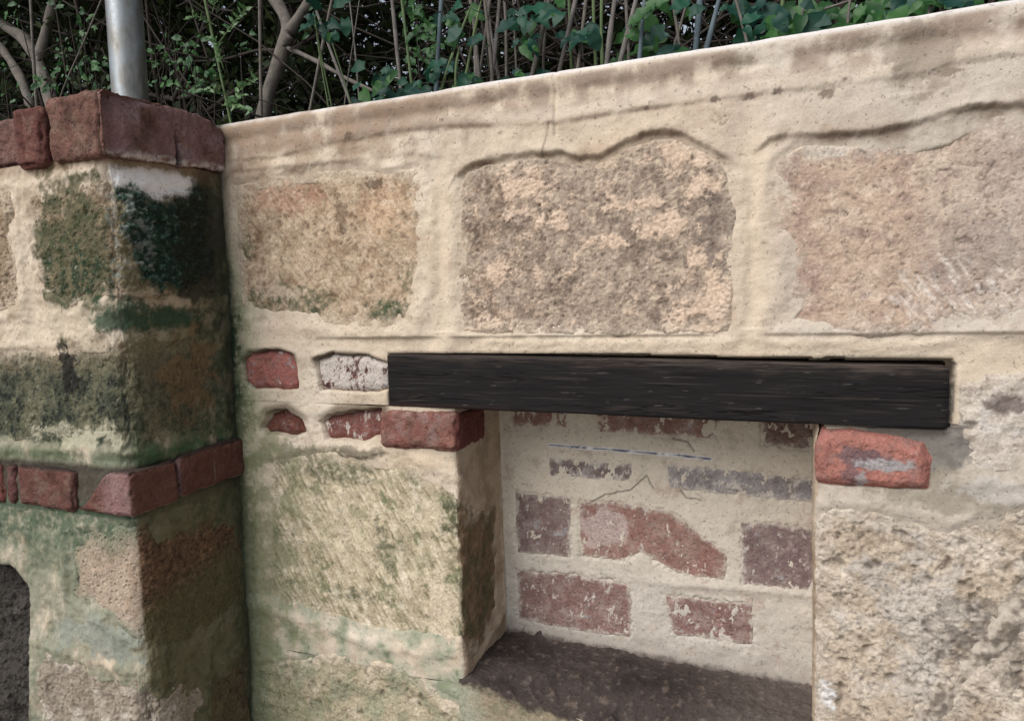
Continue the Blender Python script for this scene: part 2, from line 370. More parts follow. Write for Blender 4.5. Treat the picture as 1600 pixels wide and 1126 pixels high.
def upper_c(S, Z, h):
    c = mortar_base(S, Z); b = ZTOP - Z
    n = fbm(S, Z, .05, 5, 15); st = fbm(S * 2.2, Z * .5, .05, 4, 16)
    p = np.array(LIPC); dc = Z - np.interp(S, p[:, 0], p[:, 1])
    # coping: dirty upper face, cleaner roll under it, sky brightness painted as a pale rim on top
    c = mix(c, C(150, 132, 114), sm(.075 - b, 0, .02) * sm(b, .004, .016) * sm(n + .5 * st + .5 * sm(-S, .2, .8), -.4, .35) * .9)
    c = mix(c, C(120, 104, 91), sm(-np.abs(b - .028), -.018, -.002) * sm(fbm(S, Z, .07, 6, 17, .68) + .4 * n, .05, .5) * .6)
    c = mix(c, C(206, 192, 170), np.exp(-((dc - .014) / .010) ** 2) * sm(S, -.75, -.45) * .85)
    c = mix(c, C(120, 100, 84), np.exp(-((dc + .001) / .004) ** 2) * sm(fbm(S, Z, .11, 6, 24, .66), -.15, .4) * .65)  # line under the coping: dirt, with the ledge's shadow put into the colour
    c = mix(c, C(216, 212, 206), sm(-b, -.012, .002) * .9)
    drip = np.exp(-((dc + .012) / .02) ** 2) * (1 - sm(S, -.6, -.3)) * sm(fbm(S * 1.4, Z * .6, .06, 6, 25, .68), .0, .5); c = mix(c, C(120, 98, 80), drip * .6)
    c = mix(c, C(158, 134, 108), sm(-S, .35, .8) * sm(Z, 1.62, 1.74) * .75 * sm(n, -.6, .5))
    for q, rr in (((1010, 170), .004), ((1117, 155), .006), ((1170, 150), .007), ((1215, 142), .006), ((1292, 145), .008), ((1480, 112), .009), ((1320, 123), .003), ((545, 212), .007), ((690, 187), .004), ((930, 185), .002)):
        c = mix(c, C(96, 78, 68), blob(wl(*q), rr * 1.3, rr * .8, S, Z, .5, 5) * .7)
    c = mix(c, C(140, 128, 112), blob(wl(1440, 85), .05, .05, S, Z, .4, 6) * .7)
    # dirt and soft shading painted together along the ragged lips of the render
    for i, (L, k, wd) in enumerate(((LIP1, .35, .012), (LIP2, .7, .010), (LIP3, .7, .013))):
        _, d, tp = lip(L, S, Z, 0, 0, seed=20 + i)
        c = mix(c, C(96, 80, 66), tp * np.exp(-((d + .002) / (wd * .30)) ** 2) * k * sm(fbm(S, Z, .02, 5, 93, .65), -.35, .25)); c = mix(c, C(112, 95, 80), tp * np.exp(-((d + .004) / (wd * .8)) ** 2) * k * .75 * sm(n, -.7, .4))
        c = mix(c, C(130, 110, 90), tp * np.exp(-np.abs(d) / (wd * 2.2)) * .5 * sm(n, -.4, .5))
    c = mix(c, C(207, 190, 162), (1 - sm(Z, 1.375, 1.400)) * sm(S, -.8, -.65) * .75)
    for x0 in (wl(688, 400)[0], wl(1178, 400)[0], wl(352, 400)[0]): c = mix(c, C(208, 190, 162), np.exp(-((S - x0) / .022) ** 2) * (1 - sm(Z, 1.64, 1.70)) * .7)
    for P in (BRICK_A, BRICK_B):
        q = sdf(P, S, Z, .04); zc = np.mean(np.array(P)[:, 1]); u = sm(Z, zc + .008, zc + .03)
        c = mix(c, C(78, 66, 52), (1 - sm(np.abs(q - .001), .001, .009)) * u * .9)  # crescent over each brick: dirt and the overhang's shadow painted dark
    cr = line_d(poly(wl, [(858, 190), (852, 225), (848, 245)]), S + .002 * n, Z); c = mix(c, DIRT, (1 - sm(cr, .0005, .0022)) * .5)
    return green_wash(c, S, Z)

# ------------------------------------------------------------------ garden wall
WALL = empty('garden_wall', (-.4, .12, 0), 'old rendered garden wall of pale sandstone blocks with a bricked-up recess', 'wall')
def fine(a, b, st, lo, hi, cst): return span((lo, a, cst), (a, b, st), (b, hi, cst))
sx = fine(-1.10, .30, .002, -1.40, .90, .02)
zc0, zc1 = 1.272, 0.785
sheet('mortar', P_WALL, sx, span((zc1 + zc0 - zc1, 1.83, .002), (1.83, 2.02, .01)), upper_h, upper_c, M_MORTAR, WALL, top=ZTOP)

FRONT_R = XN1 + 2 * YN
def niche_x(S): return np.where(S < XN0 + .5 * YN, S, S - 2 * YN)
NB = [poly(nb, q) for q in (
    [(800, 620), (885, 622), (886, 668), (800, 668)], [(930, 625), (1128, 635), (1124, 688), (930, 676)], [(1185, 640), (1290, 645), (1290, 706), (1188, 696)],
    [(856, 714), (1000, 724), (1002, 754), (858, 746)], [(1040, 722), (1280, 748), (1280, 788), (1044, 764)],
    [(803, 768), (893, 776), (892, 872), (806, 864)], [(904, 782), (960, 782), (1050, 799), (1095, 832), (1139, 868), (1134, 908), (1060, 898), (1000, 864), (975, 876), (908, 870)], [(1155, 812), (1285, 824), (1285, 928), (1158, 914)],
    [(806, 890), (900, 896), (988, 912), (986, 998), (900, 985), (810, 968)], [(1036, 926), (1175, 944), (1180, 1010), (1050, 992)])]
NCOV = [-.55, -.6, -.85, -.5, -.9, -1.0, -.95, -1.0, -1.0, -.85]      # how much limewash still covers each brick
def unback(S): return S - YN                      # unrolled distance -> x on the niche's back
def niche_h(S, Z):
    X = niche_x(S); left = S < XN0; right = S > FRONT_R; back = (S > XN0 + YN) & (S < XN0 + YN + (XN1 - XN0))
    h = mortar_relief(X, Z); sw, zw = warp(X, Z); keep = np.ones(S.shape, bool)
    # left front
    hl = h.copy()
    for P, l in ((BRICK_C, .007), (BRICK_D, .008)): hl = brick_bed(hl, P, sw, zw, l, Z)
    hl = hl + .006 * blob(wl(560, 705), .05, .012, S, Z, .3)
    q6 = sdf(STONE6, *warp(S, Z))
    hr = h.copy()
    for P in (BRICK_F,): hr = np.where(right, brick_bed(hr, P, S, Z, .0, Z), hr)
    ledge = sdf(poly(nr, [(1275, 672), (1490, 672), (1490, 745), (1450, 720), (1400, 692), (1330, 675)]), S, Z, .04)
    hr = hr - .008 * (1 - sm(ledge, -.012, .008))
    qs = sdf(SLOT, niche_x(S), Z, .03); keep &= ~(right & (qs < -.002)); hr = np.where(qs < .002, np.minimum(hr, -.008), hr)
    for P in (STONE4, STONE5, STONE5B):
        q = sdf(P, *warp(S, Z)); hr = bed(hr, q, S, Z, 5); keep &= ~(right & (q < -.034))
    hb = .0022 * fbm(X, Z, .10, 4, 61) + .0012 * fbm(X, Z, .025, 4, 62) + .0005 * fbm(X, Z, .008, 2, 63)
    xb = unback(S)
    for P, cov in zip(NB, NCOV):
        q = sdf(P, xb + .006 * fbm(S, Z, .03, 5, 66, .7) + .005 * fbm(S, Z, .009, 3, 68), Z + .006 * fbm(S, Z, .03, 5, 67, .7) + .006 * fbm(S, Z, .008, 3, 69), .03); k = 1 - sm(q, -.003, .003)
        n = fbm(S, Z * .6, .022, 6, 64, .7)
        hb = hb * (1 - k) + k * (-.0022 + .0048 * sm(n, -.6, .8) + .0028 * cov)
    hb = hb + .004 * np.exp(-((Z - nb(1100, 918)[1] - .04 * (xb + .3)) / .008) ** 2) * sm(xb, -.35, -.2)
    H = np.where(left, hl, np.where(right, hr, np.where(back, hb, .7 * h)))
    H = np.where(S < XN0 + YN, bed(H, q6, S, Z, 6), H); keep &= ~(q6 < -.034)
    H = H + (.012 * np.exp(-(XN1 - xb) / .01) + .010 * np.exp(-(xb - XN0) / .012)) * back * 0
    e = np.exp(-((S - FRONT_R) / .014) ** 2); H = H + e * (.006 * fbm(S * .2, Z, .05, 5, 96, .6) - .003) ; e = np.exp(-((S - XN0) / .016) ** 2); H = H + e * (.005 * fbm(S * .2, Z, .05, 4, 97) - .002)
    bot = sm(-(Z - ZSILL), -.02, .01) * back; H = H + .006 * bot
    return H, keep
def niche_c(S, Z, h):
    X = niche_x(S); right = S >= FRONT_R; left = S <= XN0; n = fbm(S, Z, .05, 5, 71); f = fbm(S, Z, .012, 4, 72)
    c = mortar_base(X, Z)
    # front, left of the recess
    cl = c.copy()
    for P in (BRICK_C, BRICK_D):
        q = sdf(P, S, Z, .05); zc = np.mean(np.array(P)[:, 1]); u = sm(Z, zc, zc + .03)
        cl = mix(cl, C(92, 80, 62), (1 - sm(np.abs(q - .005), .002, .016)) * u * .85)
    cl = mix(cl, C(112, 110, 84), blob(wl(470, 715), .10, .03, S, Z, .5, 8) * .75)
    cl = mix(cl, C(80, 78, 58), blob(wl(560, 705), .05, .012, S, Z, .5, 9) * .6)
    cl = mix(cl, C(205, 186, 156), blob(wl(660, 720), .07, .018, S, Z, .4, 10) * .7)
    cl = mix(cl, C(150, 158, 134), (1 - sm(Z, .90, .97)) * sm(n, -.5, .4) * .8)
    cl = mix(cl, MOSS_L, (1 - sm(Z, .80, .92)) * sm(n + .5 * f, .1, .6) * .7)
    cl = green_wash(cl, S, Z)
    # the recess: side, limewashed back
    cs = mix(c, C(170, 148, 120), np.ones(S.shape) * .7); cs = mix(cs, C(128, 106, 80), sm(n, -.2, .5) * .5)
    xb = unback(S); cb = flat(S.shape, C(206, 195, 174)); g = sm(-Z, -1.10, -.86)
    cb = mix(cb, C(184, 178, 166), g * .8); cb = mix(cb, C(214, 204, 184), sm(n, .1, .7) * .6); cb = mix(cb, C(156, 142, 122), sm(-n, .25, .8) * .5)
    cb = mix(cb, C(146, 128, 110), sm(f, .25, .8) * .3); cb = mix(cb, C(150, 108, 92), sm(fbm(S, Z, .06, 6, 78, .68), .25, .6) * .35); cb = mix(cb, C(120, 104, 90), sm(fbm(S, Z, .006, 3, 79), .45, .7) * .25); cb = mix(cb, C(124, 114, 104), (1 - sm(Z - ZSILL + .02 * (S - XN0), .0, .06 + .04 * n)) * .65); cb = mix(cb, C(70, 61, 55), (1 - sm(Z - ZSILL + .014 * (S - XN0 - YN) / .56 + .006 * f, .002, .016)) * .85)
    pl = poly(nb, [(858, 695), (940, 701), (975, 704), (1060, 711), (1110, 717)])
    d = line_d(pl, xb, Z); s1 = sm(fbm(xb * 1.0, Z * 0, .035, 3, 75), -.25, .05)
    cb = mix(cb, C(228, 228, 226), (1 - sm(d, .0022, .0040)) * .9); cb = mix(cb, C(62, 72, 104), (1 - sm(d, .0008, .0021)) * s1)
    for L in ([(1020, 762), (1010, 742), (985, 765), (945, 772), (915, 790)], [(1050, 685), (1075, 690), (1085, 705)], [(1063, 765), (1072, 778), (1095, 780)]):
        dd = line_d(poly(nb, L), xb + .0015 * n, Z + .0015 * f); cb = mix(cb, C(78, 68, 58), (1 - sm(dd, .0005, .0022)) * .75)
    # front, right of the recess
    cr = mix(c, C(168, 158, 142), np.ones(S.shape) * .5)
    cr = mix(cr, C(112, 108, 101), blob(nr(1430, 700), .11, .042, S, Z, .3, 12) * .9)
    cr = mix(cr, C(138, 130, 112), blob(nr(1500, 775), .10, .03, S, Z, .5, 13) * .75)
    cr = mix(cr, C(182, 176, 166), blob(nr(1560, 770), .05, .02, S, Z, .5, 14) * .6)
    cr = mix(cr, C(90, 84, 76), blob(nr(1570, 890), .07, .03, S, Z, .6, 15) * .6)
    dd = line_d(poly(nr, [(1600, 945), (1520, 1040), (1440, 1140)]), S, Z); cr = mix(cr, C(96, 86, 74), (1 - sm(dd, .008, .035)) * sm(n + f, -.4, .5) * .85)
    back = (S > XN0 + YN) & (S < XN0 + YN + (XN1 - XN0))
    R = left[..., None]
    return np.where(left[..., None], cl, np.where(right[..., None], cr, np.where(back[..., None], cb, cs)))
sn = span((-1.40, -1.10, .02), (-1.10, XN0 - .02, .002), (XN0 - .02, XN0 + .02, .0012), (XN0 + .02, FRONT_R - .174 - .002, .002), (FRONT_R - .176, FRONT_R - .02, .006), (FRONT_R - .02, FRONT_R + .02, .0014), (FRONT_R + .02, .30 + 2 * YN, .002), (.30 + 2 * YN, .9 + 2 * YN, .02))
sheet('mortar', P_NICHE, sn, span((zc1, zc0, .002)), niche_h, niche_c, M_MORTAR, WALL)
def lower_h(S, Z):
    h = mortar_relief(S, Z) + .002 * fbm(S, Z, .03, 3, 80); sw, zw = warp(S, Z); keep = np.ones(S.shape, bool)
    for P in (STONE7,) + tuple([(a - 2 * YN, b) for a, b in Q] for Q in (STONE5, STONE5B)):
        q = sdf(P, sw, zw); h = bed(h, q, S, Z, 7); keep &= q > -.034
    keep &= ~((S > XN0 + .004) & (S < XN1 - .004) & (Z > .768))
    return h, keep
def lower_c(S, Z, h):
    c = mortar_base(S, Z); n = fbm(S, Z, .05, 5, 71)
    c = mix(c, C(150, 158, 134), sm(n, -.6, .3) * .8 * (1 - sm(S, -.5, -.2))); c = mix(c, MOSS_L, sm(n, .0, .6) * .6 * (1 - sm(S, -.5, -.2)))
    return green_wash(c, S, Z)
sheet('mortar', P_WALL, sx, span((0, .58, .02), (.58, zc1, .002)), lower_h, lower_c, M_MORTAR, WALL)

# ------------------------------------------------------------------ stones and bricks let into the skin
def piece(name, path, P, hf, cf, mat, parent, step=.002, wseed=50, wamp=.005, edge=1.2, soft=.0012, post=None, dust=.85):
    p = np.array(P); lo = p.min(0) - .014; hi = p.max(0) + .014
    s = span((lo[0], hi[0], step)); v = span((max(lo[1], .45), hi[1], step))
    def H(S, Z):
        q = sdf(P, *warp(S, Z, wamp, wseed), .05)
        return hf(S, Z, q) - soft - np.maximum(0, q + .003) * edge, q < .011
    return sheet(name, path, s, v, H, lambda S, Z, h: (post or (lambda c, S, Z: c))(dusted(cf, S, Z, h, sdf(P, *warp(S, Z, wamp, wseed), .05), mat, dust), S, Z), mat, parent)
def dusted(cf, S, Z, h, q, mat, dust):
    c = cf(S, Z, h, q)
    if mat is M_BRICK: return c
    return mix(c, mortar_base(np.where(S > FRONT_R - .01, S - 2 * YN, S), Z), sm(q + .030 * fbm(S, Z, .035, 6, 77, .66), -.030, .004) * dust)
def pits(S, Z, sc, seed, r0=.1, r1=.34, dens=.6):
    d, r = worley(S + .3 * sc * fbm(S, Z, sc * .8, 3, seed), Z + .3 * sc * fbm(S, Z, sc * .8, 3, seed + 1), sc, seed)
    return (1 - sm(d, r0, r1)) * (r < dens)
def s1h(S, Z, q): return .000 + .0040 * fbm(S, Z, .07, 5, 101, .6) + .0014 * toolmarks(S, Z, 130, .007, 105) - .0015 * pits(S, Z, .016, 108, dens=.22)
def s1c(S, Z, h, q):
    n = fbm(S, Z, .06, 5, 111, .6); f = fbm(S, Z, .014, 4, 112, .65); t = toolmarks(S, Z, 130, .007, 105)
    c = flat(S.shape, C(178, 156, 126)); c = mix(c, C(200, 176, 146), sm(n, .0, .6) * .8); c = mix(c, C(142, 110, 80), sm(-n, .05, .6) * .7)
    c = mix(c, C(176, 132, 108), blob(wl(450, 310), .08, .03, S, Z, .5, 21) * .55); c = mix(c, C(206, 170, 132), blob(wl(600, 330), .06, .05, S, Z, .5, 22) * .5)
    n2 = fbm(S, Z, .026, 6, 113, .7); c = mix(c, C(132, 106, 80), sm(n2, .08, .4) * .65); c = mix(c, C(214, 194, 164), sm(-n2, .1, .45) * .6); c = mix(c, C(104, 82, 62), sm(f, .2, .6) * .6); c = mix(c, C(216, 198, 168), sm(t, .25, .8) * .4)
    c = mix(c, C(92, 72, 52), blob(wl(585, 285), .02, .012, S, Z, .6, 23) * .8 + blob(wl(535, 340), .012, .03, S, Z, .6, 24) * .6)
    c = mix(c, C(62, 80, 50), (blob(wl(450, 470), .10, .035, S, Z, .8, 25) * .8 + blob(wl(600, 488), .055, .022, S, Z, .5, 26) + blob(wl(385, 385), .02, .02, S, Z, .6, 27) * .8 + blob(wl(640, 440), .02, .03, S, Z, .6, 28) * .6) * sm(f, -.5, .3) * .85)
    c = mix(c, C(196, 180, 154), (blob(wl(430, 455), .05, .02, S, Z, .9, 29) * .6))
    c = mix(c, C(44, 70, 46), (blob(wl(620, 490), .035, .018, S, Z, .7, 30) + blob(wl(490, 485), .014, .010, S, Z, .7, 31)) * .6)
    return mix(c, C(86, 66, 48), pits(S, Z, .016, 108, dens=.22) * .35)
def rug(S, Z, sc, seed): return np.abs(fbm(S, Z, sc, 4, seed, .6))
def s2h(S, Z, q): return .0012 + .0030 * fbm(S, Z, .08, 4, 121) + .0030 * rug(S, Z, .011, 122) - .0012 - .0022 * pits(S, Z, .013, 123, dens=.28) * sm(fbm(S, Z, .09, 2, 129), -.2, .4) + .0016 * s2peach(S, Z)
def s2peach(S, Z):
    n = fbm(S, Z, .032, 7, 131, .74)
    pb = 0
    for q, rx, rz in (((820, 290), .05, .05), ((870, 345), .035, .025), ((1080, 240), .07, .03), ((1040, 355), .045, .025), ((950, 380), .05, .014), ((780, 425), .04, .022), ((1110, 470), .05, .06), ((760, 505), .05, .02), ((1080, 510), .06, .02), ((1100, 290), .05, .02), ((990, 320), .06, .010), ((1090, 400), .018, .04)):
        c = wl(*q); pb = np.maximum(pb, 1 - sm(np.hypot((S - c[0]) / rx, (Z - c[1]) / rz), .25, 1.35))
    return sm(n * 1.25 + pb * .62 - .32, -.05, .22)
def s2c(S, Z, h, q):
    n = fbm(S, Z, .05, 5, 141); f = fbm(S, Z, .010, 4, 142, .7); p = s2peach(S, Z)
    c = flat(S.shape, C(166, 148, 128)); c = mix(c, C(150, 122, 94), sm(-(S - wl(850, 300)[0]), -.05, .1) * sm(n, -.3, .4) * .8)
    c = mix(c, C(128, 113, 98), sm(n, .0, .4) * .8); n2 = fbm(S, Z, .018, 6, 143, .7); c = mix(c, C(204, 184, 158), sm(n2, .12, .45) * .75); c = mix(c, C(112, 97, 83), sm(-n2, .12, .45) * .55); c = mix(c, C(196, 176, 150), sm(f, .15, .5) * .5); c = mix(c, C(84, 70, 58), sm(-f, .2, .55) * .6)
    c = mix(c, C(212, 186, 158), p * .85); c = mix(c, C(226, 202, 178), p * sm(n, .0, .5) * .4)
    c = mix(c, C(108, 96, 88), blob(wl(1120, 370), .03, .07, S, Z, .8, 32) * (1 - p) * .6)
    return mix(c, C(92, 74, 58), pits(S, Z, .013, 123, dens=.28) * sm(fbm(S, Z, .09, 2, 129), -.2, .4) * (1 - p * .6) * .65)
def s3h(S, Z, q):
    cr = np.abs(fbm(S, Z, .08, 4, 151)); t = toolmarks(S, Z, 125, .006, 153)
    return -.001 + .0045 * fbm(S, Z, .10, 5, 152, .58) - .0016 * (1 - sm(cr, .0, .05)) + .0018 * t * blob(wl(1500, 470), .09, .05, S, Z, .4, 33)
def s3c(S, Z, h, q):
    n = fbm(S, Z, .08, 6, 161, .58); f = fbm(S, Z, .016, 4, 162, .65); cr = np.abs(fbm(S, Z, .08, 4, 151))
    c = flat(S.shape, C(186, 162, 138)); c = mix(c, C(166, 140, 122), sm(n, .0, .5) * .75); c = mix(c, C(206, 186, 162), sm(-n, .05, .6) * .7)
    c = mix(c, C(156, 130, 118), sm(fbm(S, Z, .035, 6, 163, .7), .05, .4) * .65); c = mix(c, C(212, 192, 168), sm(-fbm(S, Z, .028, 6, 164, .7), .1, .45) * .65); c = mix(c, C(150, 132, 122), blob(wl(1540, 390), .06, .05, S, Z, .6, 35) * .6)
    c = mix(c, C(176, 166, 152), sm(S, .05, .25) * .6); c = mix(c, C(214, 204, 190), blob(wl(1490, 470), .07, .045, S, Z, .7, 36) * sm(toolmarks(S, Z, 125, .006, 153), -.2, .4) * .8)
    c = mix(c, C(198, 190, 176), blob(wl(1300, 232), .035, .012, S, Z, .4, 37) * .8 + blob(wl(1455, 205), .035, .018, S, Z, .4, 38) * .8)
    c = mix(c, C(120, 98, 86), sm(f, .2, .6) * .6); c = mix(c, C(214, 196, 172), sm(-f, .35, .8) * .45)
    return mix(c, C(84, 66, 58), (1 - sm(cr, .0, .022)) * sm(fbm(S, Z, .07, 3, 166), .1, .4) * .85)
def s4h(S, Z, q): return -.001 + .006 * fbm(S, Z, .06, 5, 171, .6) - .006 * pits(S, Z, .03, 172, .1, .4, .3)
def s4c(S, Z, h, q):
    n = fbm(S, Z, .03, 5, 173, .6); c = flat(S.shape, C(190, 180, 165)); c = mix(c, C(214, 207, 196), sm(n, 0, .5) * .8); c = mix(c, C(142, 126, 112), sm(-n, .1, .6) * .7)
    return mix(c, C(112, 100, 94), blob(nr(1572, 632), .025, .014, S, Z, .4, 39) * .9 + pits(S, Z, .03, 172, .1, .4, .3) * .4)
def s5pit(S, Z): return pits(S, Z, .0095, 184, .08, .42, .42) * sm(fbm(S, Z, .05, 3, 188), -.25, .25)
def s5h(S, Z, q): return .002 + .006 * fbm(S, Z, .10, 4, 181, .5) + .003 * rug(S, Z, .016, 187) - .005 * pits(S, Z, .024, 182, .05, .40, .30) - .003 * s5pit(S, Z) + .002 * toolmarks(S, Z, 140, .008, 185)
def s5c(S, Z, h, q):
    n = fbm(S, Z, .06, 6, 191, .6); f = fbm(S, Z, .012, 4, 192, .65)
    c = flat(S.shape, C(186, 170, 146)); c = mix(c, C(212, 200, 180), sm(n, .0, .5) * .8); c = mix(c, C(156, 138, 116), sm(-n, .0, .5) * .65)
    c = mix(c, C(184, 180, 172), blob(nr(1440, 960), .07, .10, S, Z, .8, 40) * .5); c = mix(c, C(96, 84, 72), sm(f, .2, .6) * .6)
    c = mix(c, C(206, 196, 178), sm(-f, .3, .7) * .5); c = mix(c, C(84, 74, 64), np.maximum(pits(S, Z, .024, 182, .05, .40, .30) * .6, s5pit(S, Z) * .5))
    c = mix(c, C(86, 77, 67), blob(nr(1545, 1010), .06, .05, S, Z, .7, 41) * .6); c = mix(c, C(218, 218, 214), blob(nr(1290, 1085), .014, .022, S, Z, .4, 42) * .9)
    return mix(c, C(196, 186, 166), (1 - sm(S - FRONT_R, .004, .03)) * sm(n, -.4, .4) * .7)
def s6h(S, Z, q):
    rev = sm(S, XN0 - .012, XN0 + .004)
    return -.001 + .0055 * fbm(S, Z, .11, 4, 201) + (.0016 * toolmarks(S, Z, 124, .005, 202) + .0012 * toolmarks(S, Z, 112, .009, 206)) * (1 - rev) + .0016 * fbm(S, Z, .02, 4, 203) + .004 * rev * fbm(S, Z * .5, .04, 4, 204) - .008 * np.exp(-((S - XN0) / .016) ** 2) * sm(fbm(S * .3, Z, .04, 4, 205), -.3, .5)
def s6c(S, Z, h, q):
    rev = sm(S, XN0 - .006, XN0 + .010); n = fbm(S, Z, .08, 5, 211, .58); f = fbm(S, Z, .014, 4, 212, .65); t = .6 * toolmarks(S, Z, 124, .005, 202) + .35 * toolmarks(S, Z, 112, .009, 206) + .45 * fbm(S, Z, .02, 6, 207, .7)
    c = flat(S.shape, C(184, 170, 138)); c = mix(c, C(222, 210, 182), sm(t, .0, .4) * .85); c = mix(c, C(122, 114, 82), sm(-t, .08, .45) * .75)
    c = mix(c, C(138, 134, 102), sm(n, .1, .5) * .55); c = mix(c, C(94, 106, 68), sm(fbm(S, Z, .05, 6, 214, .7), .15, .42) * .7); c = mix(c, C(214, 202, 176), sm(-fbm(S, Z, .04, 6, 215, .7), .15, .45) * .5); c = mix(c, C(204, 190, 156), blob(wl(560, 840), .12, .10, S, Z, .6, 43) * .4)
    c = mix(c, C(74, 82, 54), (blob(wl(600, 850), .022, .05, S, Z, .7, 44) * .7 + blob(wl(510, 730), .10, .022, S, Z, .7, 45) * .7 + blob(wl(560, 930), .06, .016, S, Z, .7, 46) * .6 + blob(wl(704, 800), .02, .05, S, Z, .6, 47) * .9) * sm(f, -.5, .3))
    c = mix(c, C(212, 196, 166), blob(wl(690, 960), .035, .07, S, Z, .5, 48) * .7 + blob(wl(670, 800), .02, .03, S, Z, .5, 49) * .4)
    c = mix(c, C(110, 92, 68), sm(f, .3, .7) * .5)
    r = flat(S.shape, C(124, 102, 74)); r = mix(r, C(86, 88, 58), sm(-Z, -1.10, -.98) * 0 + sm(fbm(S, Z, .05, 4, 213), -.1, .4) * .75); r = mix(r, C(158, 130, 98), sm(f, .1, .6) * .5); r = mix(r, C(72, 56, 42), sm(-f, .2, .6) * .6)
    return c * (1 - rev[..., None]) + r * rev[..., None]
def s7h(S, Z, q): return .002 + .008 * fbm(S, Z, .07, 5, 221, .6) - .003 * pits(S, Z, .024, 222, .05, .4, .3)
def s7c(S, Z, h, q):
    n = fbm(S, Z, .05, 6, 223, .6); f = fbm(S, Z, .012, 4, 224, .65); c = flat(S.shape, C(172, 160, 130)); c = mix(c, C(142, 146, 116), sm(n, -.1, .4) * .8)
    c = mix(c, C(200, 188, 160), sm(-n, .1, .6) * .8); c = mix(c, C(80, 78, 58), sm(f, .2, .6) * .6); c = mix(c, C(66, 72, 50), pits(S, Z, .024, 222, .05, .4, .3) * .6)
    return c
def lab(o, s): o['label'] = s; return o
lab(piece('stone', P_WALL, STONE1, s1h, s1c, M_STONE, WALL, dust=.75), 'tan chisel-marked block with green stains along its foot')
lab(piece('stone', P_WALL, STONE2, s2h, s2c, M_PIT, WALL, dust=.5), 'grey-brown pitted block with peach patches under a wavy lip')
lab(piece('stone', P_WALL, STONE3, s3h, s3c, M_STONE, WALL, dust=.75), 'pinkish beige cracked block at upper right')
lab(piece('stone', P_NICHE, STONE4, s4h, s4c, M_STONE, WALL), 'small pale block beside the right end of the timber')
lab(piece('stone', P_NICHE, STONE5, s5h, s5c, M_PIT, WALL), 'large pitted block right of the recess')
lab(piece('stone', P_NICHE, STONE5B, s5h, s5c, M_PIT, WALL), 'dark-edged block at the lower right corner')
lab(piece('stone', P_NICHE, STONE6, s6h, s6c, M_STONE, WALL, post=green_wash), 'pale greenish tool-marked block left of the recess')
lab(piece('stone', P_WALL, STONE7, s7h, s7c, M_PIT, WALL, post=green_wash), 'rough mossy block under the dark sill')

BR_R, BR_P, BR_D, BR_L = C(142, 86, 74), C(116, 86, 84), C(94, 58, 50), C(166, 120, 102)
def brick_face(base, lime, grey=0, seed=0, dark=.3, clear=None, wash=0):
    def cf(S, Z, h, q):
        n = fbm(S, Z, .04, 5, 300 + seed, .6); f = fbm(S, Z, .009, 4, 310 + seed, .65)
        c = flat(S.shape, base); c = mix(c, BR_L, sm(n, .1, .7) * .45); c = mix(c, BR_D, sm(-n, .1, .7) * (.3 + dark)); c = mix(c, C(80, 46, 44), sm(f, .3, .7) * .5)
        c = mix(c, C(132, 112, 104), sm(fbm(S, Z, .02, 5, 315 + seed, .65), -.1, .5) * .45); c = mix(c, C(150, 146, 146), sm(n + .5 * f + grey - .5, -.1, .3)); c = mix(c, C(206, 197, 184), sm(fbm(S, Z * .5, .010, 5, 320 + seed, .72) + .6 * fbm(S, Z, .04, 3, 325 + seed) + lime - .55, -.06, .16) * .85)
        if wash: c = mix(c, C(200, 190, 174), wash * (.35 + .65 * sm(fbm(S, Z, .03, 6, 370 + seed, .68), -.3, .5)) + .75 * sm(q + .010 * fbm(S, Z, .012, 5, 371 + seed, .68), -.010, .002))
        if clear is not None: c = mix(c, C(196, 178, 168), blob(clear[0], clear[1], clear[2], S, Z, .5, seed, .03) * .7)
        return c
    return cf
def rough_face(h0, amp, seed): return lambda S, Z, q: h0 + amp * fbm(S, Z, .035, 4, 330 + seed) + .0006 * fbm(S, Z, .008, 3, 340 + seed) - .004 * sm(q, -.012, 0)
bk = lambda P, h0, base, lime, grey, seed, dark=.3, path=P_WALL, amp=.0015: piece('brick', path, P, rough_face(h0, amp, seed), brick_face(base, lime, grey, seed, dark), M_BRICK, WALL, .0016, wamp=.003)
bk(BRICK_A, -.001, C(156, 96, 86), -.08, 0, 1)
bk(BRICK_B, -.003, C(92, 58, 56), .85, .1, 2)
bk(BRICK_C, -.011, C(108, 64, 52), -.2, 0, 3, path=P_NICHE)
bk(BRICK_D, -.007, C(126, 78, 70), .22, .0, 4, path=P_NICHE)
def fface(S, Z, h, q):
    c = brick_face(C(166, 108, 94), -.35, -.2, 5, -.1)(S, Z, h, q)
    c = mix(c, C(120, 92, 92), blob(nr(1345, 712), .035, .012, S, Z, .5, 51) + blob(nr(1330, 740), .012, .02, S, Z, .5, 52) * .8)
    return mix(c, C(156, 152, 150), blob(nr(1378, 724), .036, .009, S, Z, .4, 53) * .95 + blob(nr(1345, 748), .008, .012, S, Z, .4, 54) * .8)
lab(piece('brick', P_NICHE, BRICK_F, lambda S, Z, q: .009 + .0026 * fbm(S, Z, .03, 5, 335, .6) - .006 * sm(q, -.012, 0), fface, M_BRICK, WALL, .0016, wamp=.002), 'orange-red brick with a grey smear under the right end of the timber')
